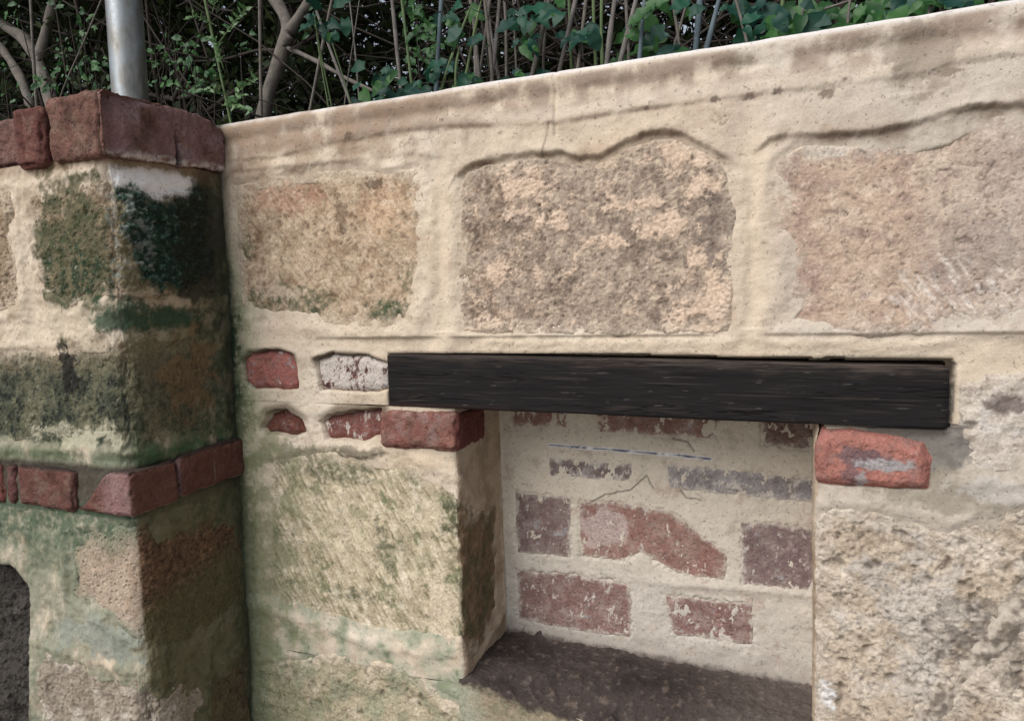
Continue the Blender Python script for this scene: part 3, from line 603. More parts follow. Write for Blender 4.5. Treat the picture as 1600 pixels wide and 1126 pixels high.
for i, (P, base, lime, grey) in enumerate(zip(NB, (C(144, 92, 80), C(132, 84, 74), C(108, 70, 62), C(108, 88, 90), C(128, 124, 126), C(112, 86, 84), C(140, 90, 78), C(110, 84, 86), C(124, 84, 78), C(122, 80, 76)), (.15, .05, .0, .40, .36, .12, .05, .12, .16, .20), (0, 0, 0, .35, .5, .1, -.2, .1, .0, .0))):
    piece('brick', P_BACK, P, lambda S, Z, q, i=i: .0002 + .0010 * fbm(S, Z, .03, 5, 350 + i) , brick_face(base, lime, grey, 10 + i, .15, (nb(945, 825), .045, .04) if i == 6 else None, .32), M_BRICK, WALL, .0018, wamp=.004)

# dark sill of the recess, its front edge worn down
def make_sill():
    x = span((XN0 - .012, XN1 + .02, .0022)); t = span((-.20, .075, .0022))      # t < 0 on the top, > 0 down the front
    X, T = np.meshgrid(x, t); r = .012; y = 0; z = 0
    for o in np.linspace(-r, r, 9): y = y - np.minimum(T + o, 0); z = z - np.maximum(T + o, 0)
    y = y / 9; z = z / 9
    n = fbm(X, T, .07, 5, 401); f = fbm(X, T, .015, 4, 402)
    drop = sm(-y, -.075 - .03 * n, .0)
    Zc = ZSILL + z + .005 * n + .0024 * f * sm(YN - y, .002, .03) + .0016 * np.maximum(0, fbm(X, T, .006, 3, 404)) - .022 * drop * sm(X, -.60, -.40) - .006 * drop + .006 * np.exp(-(YN - y) / .006) * (T < 0) - .014 * (X - XN0) / .56
    Yc = y - .004 + .006 * fbm(X, T * .3, .06, 4, 403) * (1 - sm(T, .02, .05))
    c = flat(X.shape, C(66, 57, 52)); c = mix(c, C(44, 38, 35), sm(n, -.1, .5) * .75); c = mix(c, C(112, 98, 86), sm(f, .2, .6) * .6); g_ = fbm(X, T, .006, 3, 404); c = mix(c, C(130, 116, 102), sm(g_, .5, .75) * .3); c = mix(c, C(34, 30, 27), sm(-g_, .45, .65) * .3)
    c = mix(c, C(126, 116, 106), sm(X, -.25, -.03) * .35)
    c = mix(c, C(150, 136, 110), sm(T + .014 * fbm(X, T, .03, 6, 405, .7), .004, .022)); c = mix(c, C(110, 112, 82), sm(T, 0, .02) * sm(f, -.1, .4) * .6)
    c = mix(c, C(156, 158, 134), (1 - sm(X + .05 * n, XN0, XN0 + .07)) * sm(T + .014 * fbm(X, T, .03, 6, 405, .7), .006, .022) * .85)
    V = np.stack([X, Yc, Zc], -1).reshape(-1, 3) - origin(WALL)
    F = grid_faces(len(t), len(x))[:, ::-1]
    return link('sill', mesh_np('sill', V, F, c), M_STONE, WALL)
lab(make_sill(), 'dark dirty sill at the foot of the recess')

def box_brick(name, lo, hi, cf, parent, mat=None, r=.008, amp=.002, seed=0, deform=None, res=.0028):
    """a whole brick: worn edges, uneven faces, optional breakage"""
    lo = np.array(lo); hi = np.array(hi); c = (lo + hi) / 2; hf = (hi - lo) / 2; VV = []; FF = []; n0 = 0; NN = []
    for ax in range(3):
        u, v = [(1, 2), (2, 0), (0, 1)][ax]
        for sg in (-1, 1):
            a = np.linspace(-hf[u], hf[u], max(4, int(2 * hf[u] / res))); b = np.linspace(-hf[v], hf[v], max(4, int(2 * hf[v] / res)))
            A, B = np.meshgrid(a, b); p = np.zeros(A.shape + (3,)); p[..., u] = A; p[..., v] = B; p[..., ax] = sg * hf[ax]
            q = np.clip(p, -(hf - r), hf - r); d = p - q; nn = d / np.linalg.norm(d, axis=-1)[..., None]
            p = q + nn * r + c; VV.append(p.reshape(-1, 3)); NN.append(nn.reshape(-1, 3))
            f = grid_faces(len(b), len(a)); f = f if sg > 0 else f[:, ::-1]; FF.append(f + n0); n0 += A.size
    V = np.concatenate(VV); Nn = np.concatenate(NN); F = np.concatenate(FF)
    col = cf(V, Nn)
    V2 = V + Nn * (amp * fbm3(V, .045, 4, seed) + amp * .5 * fbm3(V, .010, 4, seed + 3))[:, None]
    ed = sm(1 - np.abs(Nn).max(1), .02, .25); V2 = V2 - Nn * (ed * .013 * np.maximum(0, fbm3(V, .022, 4, seed + 41) - .05))[:, None]
    if deform: V2 = deform(V2, Nn, V)
    # weld the six faces
    key = np.round((V - lo) * 5e4).astype(np.int64); _, first, inv = np.unique(key, axis=0, return_index=True, return_inverse=True)
    F = inv.ravel()[F]; ok = np.array([len(set(x)) == 4 for x in F.tolist()])
    return link(name, mesh_np(name, V2[first] - origin(parent), F[ok], col[first]), mat or M_BRICK, parent)
def bcol(base, seed, lime=0., extra=None):
    def cf(V, N):
        n = fbm3(V, .05, 4, seed); f = fbm3(V, .010, 3, seed + 5); c = flat((len(V),), base)
        c = mix(c, BR_L, sm(n, .15, .7) * .35); c = mix(c, base * .6, sm(-n, .1, .7) * .6); c = mix(c, base * .45 + .004, sm(f, .2, .6) * .6); c = mix(c, C(124, 104, 90), sm(fbm3(V, .022, 4, seed + 7), -.05, .5) * .5); c = mix(c, C(40, 32, 30), sm(fbm3(V, .005, 2, seed + 8), .5, .65) * .7); c = mix(c, C(196, 182, 172), sm(fbm3(V, .03, 5, seed + 9) + lime - .75, -.05, .2) * .85); c = mix(c, base * .42, sm(fbm3(V, .028, 5, seed + 12), .0, .4) * .55)
        return extra(V, N, c, n, f) if extra else c
    return cf
zE = (wl(660, 702)[1], wl(660, 637)[1] - .004)
def eEx(V, N, c, n, f):
    c = mix(c, C(152, 128, 120), sm(fbm3(V, .03, 5, 77), .0, .4) * .5 * (N[:, 1] < -.5)); return mix(c, C(98, 48, 44), sm(N[:, 0], .3, .8) * .7)  # right face painted darker because it turns from the light
lab(box_brick('brick', (-.729, -.010, zE[0]), (XN0 + .005, .108, zE[1]), bcol(C(130, 84, 72), 31, .05, eEx), WALL, r=.012, amp=.0035, seed=4), 'purplish red corner brick under the left end of the timber')

# ------------------------------------------------------------------ timber let into the wall
def make_beam():
    a = [wl(606, 554), wl(1485, 568), wl(1481, 671), wl(609, 632)]
    x0, x1 = a[0][0], a[1][0] - .001; zt0, zt1, zb0, zb1 = a[0][1] + .0015, a[1][1] - .0005, a[3][1] - .002, a[2][1]
    x = span((x0, x0 + .02, .001), (x0 + .02, x1 - .02, .0025), (x1 - .02, x1, .001)); th = np.linspace(0, 1, 321)[:-1]
    # rounded cross-section, unit square: front low y
    hy, hz, r = .055, .5, .006
    loop = []
    per = np.cumsum([0, .088, .11, .088, .11]); per /= per[-1]
    cy = np.interp(th, per, [-1, -1, 1, 1, -1]); cz = np.interp(th, per, [-1, 1, 1, -1, -1])
    X, Y = np.meshgrid(x, cy); _, Zz = np.meshgrid(x, cz); t = (X - x0) / (x1 - x0)
    zt = zt0 + (zt1 - zt0) * t; zb = zb0 + (zb1 - zb0) * t; hzv = (zt - zb) / 2
    px = np.zeros(X.shape); py = Y * .055; pz = Zz * hzv
    ex = np.minimum(np.minimum(X - x0, x1 - X), .008)            # worn ends
    rr = .0045 + .002 * fbm(X, X * 0, .12, 3, 501)
    qy = np.clip(py, -(.055 - rr), .055 - rr); qz = np.clip(pz, -(hzv - rr), hzv - rr)
    dy = py - qy; dz = pz - qz; L = np.hypot(dy, dz) + 1e-9; ny = dy / L; nz = dz / L
    u = np.where(np.abs(ny) > np.abs(nz), pz, py + 3)
    g = fbm(X * .035, u, .0032, 4, 502, .7); g2 = fbm(X * .10, u, .02, 4, 503); ck = fbm(X * .04 + 4, u, .016, 3, 504)
    d = .00012 * g + .0008 * g2 - .0020 * (1 - sm(np.abs(ck), 0, .03)) * sm(g2, .0, .3) - (.008 - ex) ** 2 * 60
    d = d - .003 * sm(nz, .3, .9) * sm(t, .5, 1.) * (1 + g2)
    yy = .049 + qy + ny * (rr + d); zz = (zt + zb) / 2 + qz + nz * (rr + d)
    V = np.stack([X, yy, zz], -1)
    c = flat(X.shape, C(31, 29, 29)); c = mix(c, C(19, 18, 18), sm(g2, 0, .5) * .75); c = mix(c, C(54, 49, 46), sm(g, .2, .8) * .4); c = mix(c, C(84, 76, 69), sm(g2 - .3 * g, .3, .8) * .25); c = mix(c, C(74, 67, 61), sm(fbm(X * .015, u, .0022, 3, 508), .35, .7) * .5); c = mix(c, C(20, 19, 19), (1 - sm(np.abs(ck), 0, .04)) * .6)
    topm = sm(Zz, .55 - .25 * sm(fbm(X, X * 0, .1, 3, 505), 0, .5), 1.0); c = mix(c, C(92, 80, 70), topm * sm(g + .4 * g2, -.5, .3) * (.35 + .45 * sm(t, .3, 1)))
    c = mix(c, C(70, 50, 44), sm(-Zz, .75, 1.) * (1 - sm(t, .1, .4)) * .5)
    c = mix(c, C(120, 112, 104), sm(fbm(X * .08, u, .003, 3, 506), .62, .8) * .35)
    nx, nk = X.shape[1], X.shape[0]
    i = np.arange(nk * nx).reshape(nk, nx); j = np.roll(i, -1, 0)
    F = np.stack([i[:, :-1], i[:, 1:], j[:, 1:], j[:, :-1]], -1).reshape(-1, 4)
    V = V.reshape(-1, 3); cc = c.reshape(-1, 3)
    caps = []
    for col, fl in ((0, False), (nx - 1, True)):
        ring = i[:, col]; ctr = len(V); V = np.concatenate([V, V[ring].mean(0)[None]]); cc = np.concatenate([cc, C(50, 46, 44)[None]])
        q = np.stack([ring, np.roll(ring, -1), np.full(nk, ctr), np.full(nk, ctr)], -1)
        half = nk // 2
        q = np.stack([ring[0::2], np.roll(ring, -1)[0::2], np.roll(ring, -2)[0::2], np.full(half, ctr)], -1); caps.append(q[:, ::-1] if not fl else q)
    F = np.concatenate([F] + caps)
    ctr = np.array([(x0 + x1) / 2, .05, (zb0 + zb1) / 2]); o = link('timber_beam', mesh_np('timber_beam', V - ctr, F, cc), M_WOOD); o.location = ctr
    return tag(o, 'long weathered charcoal-black timber beam spanning the top of the recess', 'beam')
def core():
    x0, x1, y0, y1, z1 = -1.42, .9, .205, .225, 1.79
    V = np.array([(x, y, z) for x in (x0, x1) for y in (y0, y1) for z in (0, z1)], float) - origin(WALL)
    F = np.array([(0, 1, 3, 2), (4, 6, 7, 5), (0, 4, 5, 1), (2, 3, 7, 6), (1, 5, 7, 3), (0, 2, 6, 4)]); col = flat((8,), C(120, 108, 92))
    link('rear_face', mesh_np('rear_face', V, F, col, False), M_MORTAR, WALL)
core()
BEAM = make_beam(); BEAM['kind'] = 'thing'; WALL['kind'] = 'thing'

# ------------------------------------------------------------------ pier at the left end
PIER = empty('wall_pier', (-1.5, -.05, 0), 'mossy square stone pier with two brick courses beside the pale wall', 'pier'); PIER['kind'] = 'thing'
SC0 = XP                                         # unrolled position of the pier's corner
PS = [
    poly(pf, [(52, 305), (100, 286), (168, 282)]) + poly(pr, [(184, 300), (260, 300), (328, 296), (334, 455), (200, 470)]) + poly(pf, [(165, 462), (110, 480), (62, 440)]),
    poly(pf, [(-60, 560), (45, 548), (165, 528)]) + poly(pr, [(200, 522), (334, 500), (346, 688), (205, 696)]) + poly(pf, [(165, 692), (60, 690), (-60, 690)]),
    poly(pf, [(104, 836), (190, 822), (228, 824)]) + poly(pr, [(245, 832), (300, 816), (380, 802), (388, 940), (330, 985), (250, 1008)]) + poly(pf, [(226, 1012), (165, 968), (108, 930)]),
    poly(pf, [(58, 1012), (120, 1034), (226, 1066)]) + poly(pr, [(248, 1072), (318, 1062), (322, 1300)]) + poly(pf, [(58, 1300)]),
    poly(pr, [(328, 1062), (386, 1012), (398, 1300), (332, 1300)]),
    poly(pf, [(-120, 292), (22, 300), (30, 480), (-120, 505)]),
    poly(pf, [(-160, 882), (15, 892), (36, 920), (44, 1200), (-160, 1200)])]
def pier_relief(S, Z): return - .010 * np.exp(-((S - SC0) / .03) ** 2) * sm(fbm(S * .3, Z, .08, 4, 604), -.4, .4) + .006 * fbm(S, Z, .12, 4, 601) + .0032 * fbm(S, Z, .035, 4, 602) + .0012 * fbm(S, Z, .010, 3, 603)
def pier_h(S, Z):
    h = pier_relief(S, Z); sw, zw = warp(S, Z, .006, 61)
    for i, P in enumerate(PS): h = bed(h, sdf(P, sw, zw), S, Z, 20 + i) if i != 6 else h - .060 * (1 - sm(sdf(P, S, Z), -.010, .014))
    return h, np.ones(S.shape, bool)
GR1, GR2 = C(58, 72, 56), C(40, 52, 46)
CUSHION = poly(pr, [(180, 290), (212, 298), (250, 316), (285, 318), (305, 300), (326, 330), (328, 400), (308, 440), (280, 462), (240, 440), (218, 436), (205, 385), (192, 350)])
LIMEP = poly(pr, [(172, 258), (250, 262), (308, 284), (304, 310), (250, 306), (205, 294), (180, 290)])
STRIP = poly(pf, [(150, 502), (170, 478)]) + poly(pr, [(200, 468), (240, 476), (310, 500), (240, 522), (200, 517)])
def rag(P, S, Z, seed, a=.042, soft=.007): return 1 - sm(sdf(P, S, Z, .06) + a * fbm(S, Z, .07, 7, seed, .74), -soft, soft)
def pier_moss(c, S, Z):
    """damp growth: black-green cushion high on the corner, algae film lower down, soot over the brick ledge"""
    n = fbm(S, Z * .6, .07, 7, 611, .68); f = fbm(S, Z, .016, 5, 612, .68); R = sm(S, SC0 - .004, SC0 + .012); L = 1 - R
    zz = lambda py: pf(100, py)[1]
    # right face: olive film, darker towards the wall
    c = mix(c, C(112, 106, 76), R * sm(n + .4, -.35, .3) * .8); c = mix(c, C(82, 84, 56), R * sm(n + .6 * f + 2.0 * (S - SC0 - .15), -.1, .4) * .7); c = mix(c, C(172, 154, 120), R * sm(f - .5 * n, .25, .55) * .55)
    c = mix(c, C(58, 76, 50), R * sm(S - SC0 + .05 * n, .13, .22) * sm(-Z, -1.62, -1.35) * sm(n + .6 * f, -.3, .3) * .7)
    # front: olive and green rags on the upper block
    m1 = blob(pf(112, 385), .090, .135, S, Z, .55, 61, .06); c = mix(c, C(98, 94, 66), m1 * .85); c = mix(c, C(70, 78, 50), m1 * sm(f + .4 * n, -.2, .35) * .85)
    c = mix(c, C(38, 62, 40), blob(pf(128, 435), .06, .06, S, Z, .7, 62, .05) * sm(f, -.35, .3) * .85); c = mix(c, C(206, 194, 170), m1 * sm(f, .45, .7) * .5)
    # clean lime run between the blocks
    c = mix(c, C(198, 184, 158), blob(pf(95, 505), .13, .035, S, Z, .5, 63, .06) * L * .75); c = mix(c, C(196, 182, 158), blob(pf(38, 440), .022, .14, S, Z, .4, 64, .05) * .7)
    c = mix(c, C(186, 166, 138), blob(pr(235, 470), .07, .02, S, Z, .6, 84, .04) * .7)
    c = mix(c, C(236, 236, 232), rag(LIMEP, S, Z, 65, .026) * .95)
    # the cushion
    k = rag(CUSHION, S, Z, 66); c = mix(c, C(28, 60, 48), k * .95); c = mix(c, C(96, 132, 116), k * sm(fbm(S, Z, .012, 5, 87, .72), .05, .4) * .75); c = mix(c, C(176, 180, 168), k * sm(fbm(S, Z, .03, 6, 89, .72), .3, .5) * .6); c = mix(c, C(18, 30, 26), k * sm(-fbm(S, Z, .014, 4, 87, .7), .1, .4) * .7)
    c = mix(c, C(142, 150, 142), blob(pr(200, 360), .05, .075, S, Z, .7, 67, .04) * sm(f, -.05, .35) * .75); c = mix(c, C(46, 49, 37), blob(pr(322, 392), .075, .14, S, Z, .45, 68, .06) * .85)
    c = mix(c, C(36, 66, 46), rag(STRIP, S, Z, 69, .034, .008) * .9)
    # lower block: fades from lime through green into black
    dk = sm(-(Z + .05 * n), -zz(535), -zz(600)) * sm(Z, zz(705), zz(680)) * (1 - .45 * R)
    c = mix(c, C(98, 100, 76), dk * .85); c = mix(c, C(58, 66, 52), dk * sm(n + .5 * f, -.35, .25) * .85); c = mix(c, C(34, 38, 33), dk * sm(f + .7 * n, .05, .5) * .9)
    c = mix(c, C(30, 29, 27), blob(pf(105, 575), .022, .05, S, Z, .6, 86, .03) * .9); c = mix(c, C(186, 178, 152), dk * sm(f - .6 * n, .45, .7) * .5)
    c = mix(c, C(122, 96, 64), blob(pr(300, 590), .06, .075, S, Z, .7, 71) * .65); c = mix(c, C(60, 74, 48), R * sm(-Z, -1.33, -1.20) * (Z > 1.12) * sm(n + f, -.3, .35) * .6)
    zl = zz(712); c = mix(c, C(54, 88, 56), np.exp(-((Z - zl) / .022) ** 2) * sm(n, -.8, 0) * .8); c = mix(c, C(178, 174, 146), blob(pf(115, 678), .10, .018, S, Z, .9, 72, .04) * L * .7)
    c = mix(c, C(26, 25, 22), sm(-Z, -zz(716), -zz(728)) * (Z > 1.10) * .85)
    # below the bricks: pale green film on the front, corner shading put into its tone, olive on the side
    lo = 1 - sm(Z, 1.10, 1.135); lo2 = lo * L
    c = mix(c, C(106, 118, 95), lo2 * sm(n, -.7, .1) * .75); c = mix(c, C(66, 88, 66), lo2 * sm(Z + .06 * n, .95, 1.08) * sm(f, -.6, .2) * .8)
    c = mix(c, C(136, 144, 132), lo2 * blob(pf(170, 1000), .12, .035, S, Z, .6, 73, .05) * .7); c = mix(c, C(96, 93, 66), lo * R * .85); c = mix(c, C(64, 70, 48), lo * R * sm(f + n, .0, .5) * .6)
    return c
def pier_c(S, Z, h):
    c = mortar_base(S, Z, np.zeros(S.shape)); c = mix(c, C(150, 134, 104), sm(fbm(S, Z, .06, 4, 615), -.1, .5) * .5)
    c = pier_moss(c, S, Z)
    c = mix(c, C(128, 96, 72), sm(Z, 1.672, 1.70) * .5)
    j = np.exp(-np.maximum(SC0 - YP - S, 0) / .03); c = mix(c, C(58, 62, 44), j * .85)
    q = sdf(PS[6], S, Z); return mix(c, C(38, 36, 32), (1 - sm(np.abs(q), .004, .022)) * .9)
sp = span((-2.28, -1.56, .012), (-1.56, SC0 - .03, .0022), (SC0 - .03, SC0 + .03, .0015), (SC0 + .03, SC0 - YP + .03, .0022))
sheet('mortar', P_PIER, sp, span((0, .55, .02), (.55, 1.705, .0024)), pier_h, pier_c, M_MORTAR, PIER)
def pst(i, hf, cf, lb, mat=M_MOSS, moss=True): return lab(piece('stone', P_PIER, PS[i], hf, cf, mat, PIER, .0022, 61, .006, post=pier_moss if moss else None, dust=.8 if moss else .0), lb)
def ph(seed, a=.007, b=.004, h0=.003): return lambda S, Z, q: h0 + a * fbm(S, Z, .08, 4, seed, .58) + b * (rug(S, Z, .018, seed + 3) - .3) - .003 * pits(S, Z, .022, seed + 5, .05, .4, .3) - .010 * np.exp(-((S - SC0) / .03) ** 2) * sm(fbm(S * .3, Z, .08, 4, 604), -.4, .4)
def pc(c0, c1, c2, seed, moss=True):
    def cf(S, Z, h, q):
        n = fbm(S, Z, .05, 5, seed, .6); f = fbm(S, Z, .012, 4, seed + 1, .65); c = flat(S.shape, c0); c = mix(c, c1, sm(n, 0, .5) * .8); c = mix(c, c2, sm(f, .1, .55) * .65)
        return c
    return cf
pst(0, lambda S, Z, q: ph(621)(S, Z, q) + .008 * rag(CUSHION, S, Z, 66) * (.3 + rug(S, Z, .014, 629) * 1.8), pc(C(150, 132, 102), C(170, 150, 122), C(86, 76, 56), 631), 'upper pier block with a black-green moss cushion under white lime')
pst(1, ph(641, .006, .003, .0), pc(C(138, 124, 96), C(156, 140, 110), C(88, 80, 60), 643), 'blackened mossy pier block above the brick course')
def p3c(S, Z, h, q):
    R = sm(S, SC0 - .006, SC0 + .006); n = fbm(S, Z, .05, 5, 651, .6); f = fbm(S, Z, .010, 4, 652, .65)
    a = flat(S.shape, C(182, 162, 138)); a = mix(a, C(168, 144, 118), sm(n, 0, .5) * .6); a = mix(a, C(140, 118, 94), sm(f, .3, .7) * .5); a = mix(a, C(160, 162, 146), sm(-Z, -.95, -.88) * .6)  # cream front lowered in tone for the same corner shading
    a = mix(a, C(112, 122, 96), sm(Z + .03 * n, 1.02, 1.08) * .8 + (1 - sm(S + .03 * n, pf(105, 900)[0], pf(145, 900)[0])) * .8)
    b = flat(S.shape, C(112, 84, 60)); b = mix(b, C(142, 108, 78), sm(n, .05, .5) * .6); b = mix(b, C(62, 46, 34), sm(f, -.05, .35) * .75); b = mix(b, C(176, 146, 112), sm(-f, .35, .6) * .5); b = mix(b, C(92, 92, 60), sm(-Z + .25 * (S - SC0), -.98, -.90) * .8)
    e = sm(q + .022 * fbm(S, Z, .03, 6, 657, .68), -.028, .002); a = mix(a, C(128, 134, 110), e * .85); b = mix(b, C(100, 96, 66), e * .85)
    return a * (1 - R[..., None]) + b * R[..., None]
pst(2, lambda S, Z, q: .000 + .004 * fbm(S, Z, .08, 4, 655) + .004 * (rug(S, Z, .012, 656) - .3) * sm(S, SC0 - .01, SC0 + .01), p3c, 'pier block with a smooth cream front and a rough brown side', moss=False)
pst(3, ph(661, .008, .006, .000), pc(C(150, 138, 120), C(186, 176, 160), C(84, 70, 57), 663, False), 'rough speckled block at the foot of the pier', M_PIT, False)
pst(4, ph(671, .008, .004, .002), pc(C(96, 84, 60), C(118, 104, 74), C(58, 52, 38), 673, False), 'olive-brown block low in the corner by the wall', moss=False)
pst(5, ph(681), pc(C(156, 136, 108), C(176, 156, 128), C(98, 84, 66), 683, False), 'beige pier block at the left edge of the picture')
pst(6, ph(691, .016, .008, -.032), pc(C(66, 62, 57), C(82, 78, 73), C(40, 37, 34), 693, False), 'dark sunken block low on the pier front', moss=False)

# brick courses of the pier
XCR = pr(270, 220)[0] - SC0 + YP
XJ = pf(168, 200)[0] - .004                # the crack, as a y on the right face
def crack(V): return np.exp(-((V[:, 1] - XCR - .006 * fbm3(V, .02, 2, 73)) / (.0016 + .0030 * (1 - sm(V[:, 2], 1.70, 1.75)))) ** 2) * (1 - sm(V[:, 2], 1.75, 1.77))
def joint(V): return np.exp(-((V[:, 0] - XJ - .010 * fbm3(V, .03, 3, 74)) / .0035) ** 2)
def cap_side(V, N, c, n, f):
    R = sm(N[:, 0], .3, .8); c = mix(c, C(134, 104, 101), R * sm(n, -.6, .3) * .8); c = mix(c, C(152, 132, 132), R * sm(fbm3(V, .05, 4, 71), 0, .5) * .6)
    c = mix(c, C(206, 196, 186), R * sm(-(V[:, 2] + .006 * n), -1.716, -1.702) * sm(f, -.5, .2) * .85); c = mix(c, C(34, 24, 22), sm(fbm3(V, .006, 2, 72), .55, .68) * .8)
    c = mix(c, C(22, 17, 16), crack(V) * R * .95); return mix(c, C(44, 32, 28), joint(V) * (1 - R) * (N[:, 1] < -.3) * sm(fbm3(V, .02, 3, 76), -.4, .2) * .85)
def cap_deform(V, N, V0):
    V = V.copy(); z = V0[:, 2]; R = sm(N[:, 0], .3, .8)
    ck = crack(V0); V[:, 0] -= .010 * ck * R; V[:, 1] += .005 * joint(V0) * (N[:, 1] < -.3)
    V[:, 0] -= .012 * R * sm(-V0[:, 1], .10, .24) * sm(z, 1.75, 1.80)
    V[:, 2] -= .014 * sm(V0[:, 1], -.06, .01) * sm(z, 1.74, 1.80)
    V[:, 0] -= .010 * R * np.exp(-((V0[:, 1] - YP) / .012) ** 2)
    V[:, 2] += .010 * sm(V0[:, 1], -.24, .0) * (1 - sm(z, 1.70, 1.76)); return V
zt = 1.803
lab(box_brick('brick', (-1.187, YP - .012, 1.697), (XP + .012, .008, zt), bcol(C(112, 79, 67), 701, .02, cap_side), PIER, r=.010, amp=.0055, seed=11, deform=cap_deform, res=.0024), 'cracked purplish brick on edge at the corner of the pier top')
box_brick('brick', (-1.268, YP - .016, 1.696), (-1.196, .008, 1.795), bcol(C(104, 64, 56), 711), PIER, r=.012, amp=.005, seed=14)
box_brick('brick', (-1.372, YP + .004, 1.704), (-1.277, .008, 1.790), bcol(C(112, 80, 72), 721, .1), PIER, r=.014, amp=.005, seed=17)
box_brick('brick', (-1.475, YP - .004, 1.704), (-1.382, .008, 1.792), bcol(C(110, 70, 62), 731), PIER, r=.014, amp=.005, seed=19)
box_brick('brick', (-1.580, YP - .004, 1.704), (-1.485, .008, 1.792), bcol(C(118, 72, 62), 733), PIER, r=.014, amp=.005, seed=21)
for k in range(4): box_brick('brick', (-1.685 - .105 * k, YP - .004, 1.704), (-1.590 - .105 * k, .008, 1.792), bcol(C(112, 72, 64), 735 + k), PIER, r=.014, amp=.005, seed=31 + k, res=.006)
def pier_top():
    X, Y = np.meshgrid(span((-1.95, XP - .01, .006)), span((YP + .02, .03, .006))); Z = 1.776 + .006 * fbm(X, Y, .05, 4, 740)
    link('pier_bedding', mesh_np('pier_bedding', np.stack([X, Y, Z], -1).reshape(-1, 3) - origin(PIER), grid_faces(*X.shape), flat(X.shape, C(140, 126, 106))), M_MORTAR, PIER)
pier_top()
zb0, zb1 = pf(205, 806)[1] + .002, pf(205, 735)[1]
def low_side(V, N, c, n, f):
    R = sm(N[:, 0], .3, .8); c = mix(c, C(98, 64, 52), R * .7); st = fbm3(V * np.array([1, 1, .15]), .008, 3, 75)
    c = mix(c, C(168, 150, 140), R * sm(st, .35, .6) * .5 * sm(V[:, 1], -.2, -.05)); c = mix(c, C(152, 122, 120), (1 - R) * sm(V[:, 0], -1.14, -1.09) * .5)
    return mix(c, C(40, 40, 34), sm(N[:, 2], .3, .9) * .8)
def low_deform(V, N, V0):
    V = V.copy(); t = sm(-V0[:, 0], 1.085, 1.185); cut = zb1 - .072 * t; over = np.maximum(0, V[:, 2] - cut) * sm(-V0[:, 1], .13, .2); V[:, 2] -= over; V[:, 1] += over * .25
    V[:, 2] += .012 * sm(V0[:, 1], -.24, .0); return V
lab(box_brick('brick', (-1.190, YP - .014, zb0), (XP + .012, -.157, zb1), bcol(C(114, 74, 64), 751, .0, low_side), PIER, r=.009, amp=.004, seed=23, deform=low_deform, res=.0024), 'broken-ended corner brick of the middle course')
box_brick('brick', (-1.170, -.152, zb0 + .003), (XP + .015, .006, zb1 + .001), bcol(C(98, 62, 53), 757, .0, low_side), PIER, r=.009, amp=.004, seed=26, deform=low_deform, res=.0024)
def ledge(V, N, c, n, f): return mix(c, C(40, 40, 34), sm(N[:, 2], .3, .9) * .8)
for x0, x1, b, s in ((-1.342, -1.197, C(104, 68, 59), 761), (-1.372, -1.349, C(96, 62, 58), 765), (-1.480, -1.382, C(110, 64, 56), 767), (-1.585, -1.490, C(112, 70, 62), 769), (-1.735, -1.595, C(108, 68, 60), 771), (-1.885, -1.745, C(112, 70, 60), 773), (-2.004, -1.895, C(104, 66, 58), 775)):
    box_brick('brick', (x0, YP - .010, zb0 - .004), (x1, YP + .09, zb1 - .006), bcol(b, s, .0, ledge), PIER, r=.009, amp=.004, seed=s - 740)

# ------------------------------------------------------------------ galvanised post on the pier
def tube(pts, rad, k=8, close=True):
    pts = np.array(pts, float); n = len(pts); rad = np.broadcast_to(np.asarray(rad, float), (n,)); T = np.gradient(pts, axis=0); T /= np.linalg.norm(T, axis=1)[:, None] + 1e-9
    up = np.where(np.abs(T[:, 2:3]) > .9, np.array([[1., 0, 0]]), np.array([[0, 0, 1.]])); A = np.cross(T, up); A /= np.linalg.norm(A, axis=1)[:, None]; B = np.cross(T, A)
    th = np.linspace(0, 2 * math.pi, k, endpoint=False)
    V = pts[:, None] + rad[:, None, None] * (np.cos(th)[None, :, None] * A[:, None] + np.sin(th)[None, :, None] * B[:, None])
    i = np.arange(n * k).reshape(n, k); j = np.roll(i, -1, 1)
    F = np.stack([i[:-1], j[:-1], j[1:], i[1:]], -1).reshape(-1, 4)
    return V.reshape(-1, 3), F
def zinc():
    m, t, b, N, L = nodes('galvanised_steel'); tc = N.new('ShaderNodeTexCoord'); mp = N.new('ShaderNodeMapping'); mp.inputs['Scale'].default_value = (1, 1, .35); L.new(tc.outputs['Object'], mp.inputs[0])
    n = noisen(t, mp.outputs[0], 45, 6, .6); sp = noisen(t, tc.outputs['Object'], 160, 3, .5)
    r = N.new('ShaderNodeValToRGB'); L.new(n, r.inputs[0]); e = r.color_ramp.elements; e[0].position = .32; e[0].color = (.16, .17, .17, 1); e[1].position = .62; e[1].color = (.30, .33, .35, 1)
    x = e.new(.44); x.color = (.24, .235, .215, 1)
    L.new(r.outputs[0], b.inputs['Base Color']); b.inputs['Metallic'].default_value = .75; L.new(mapr(t, sp, .3, .7, .34, .55), b.inputs['Roughness'])
    bp = N.new('ShaderNodeBump'); bp.inputs['Distance'].default_value = .0006; L.new(n, bp.inputs['Height']); L.new(bp.outputs[0], b.inputs['Normal']); return m
M_ZINC = zinc()
q0 = at_y(203, 140, -.10)
POST = tag(link('metal_post', bpy.data.meshes.new('x'), None), 'galvanised steel post standing on the brick-topped pier', 'post')
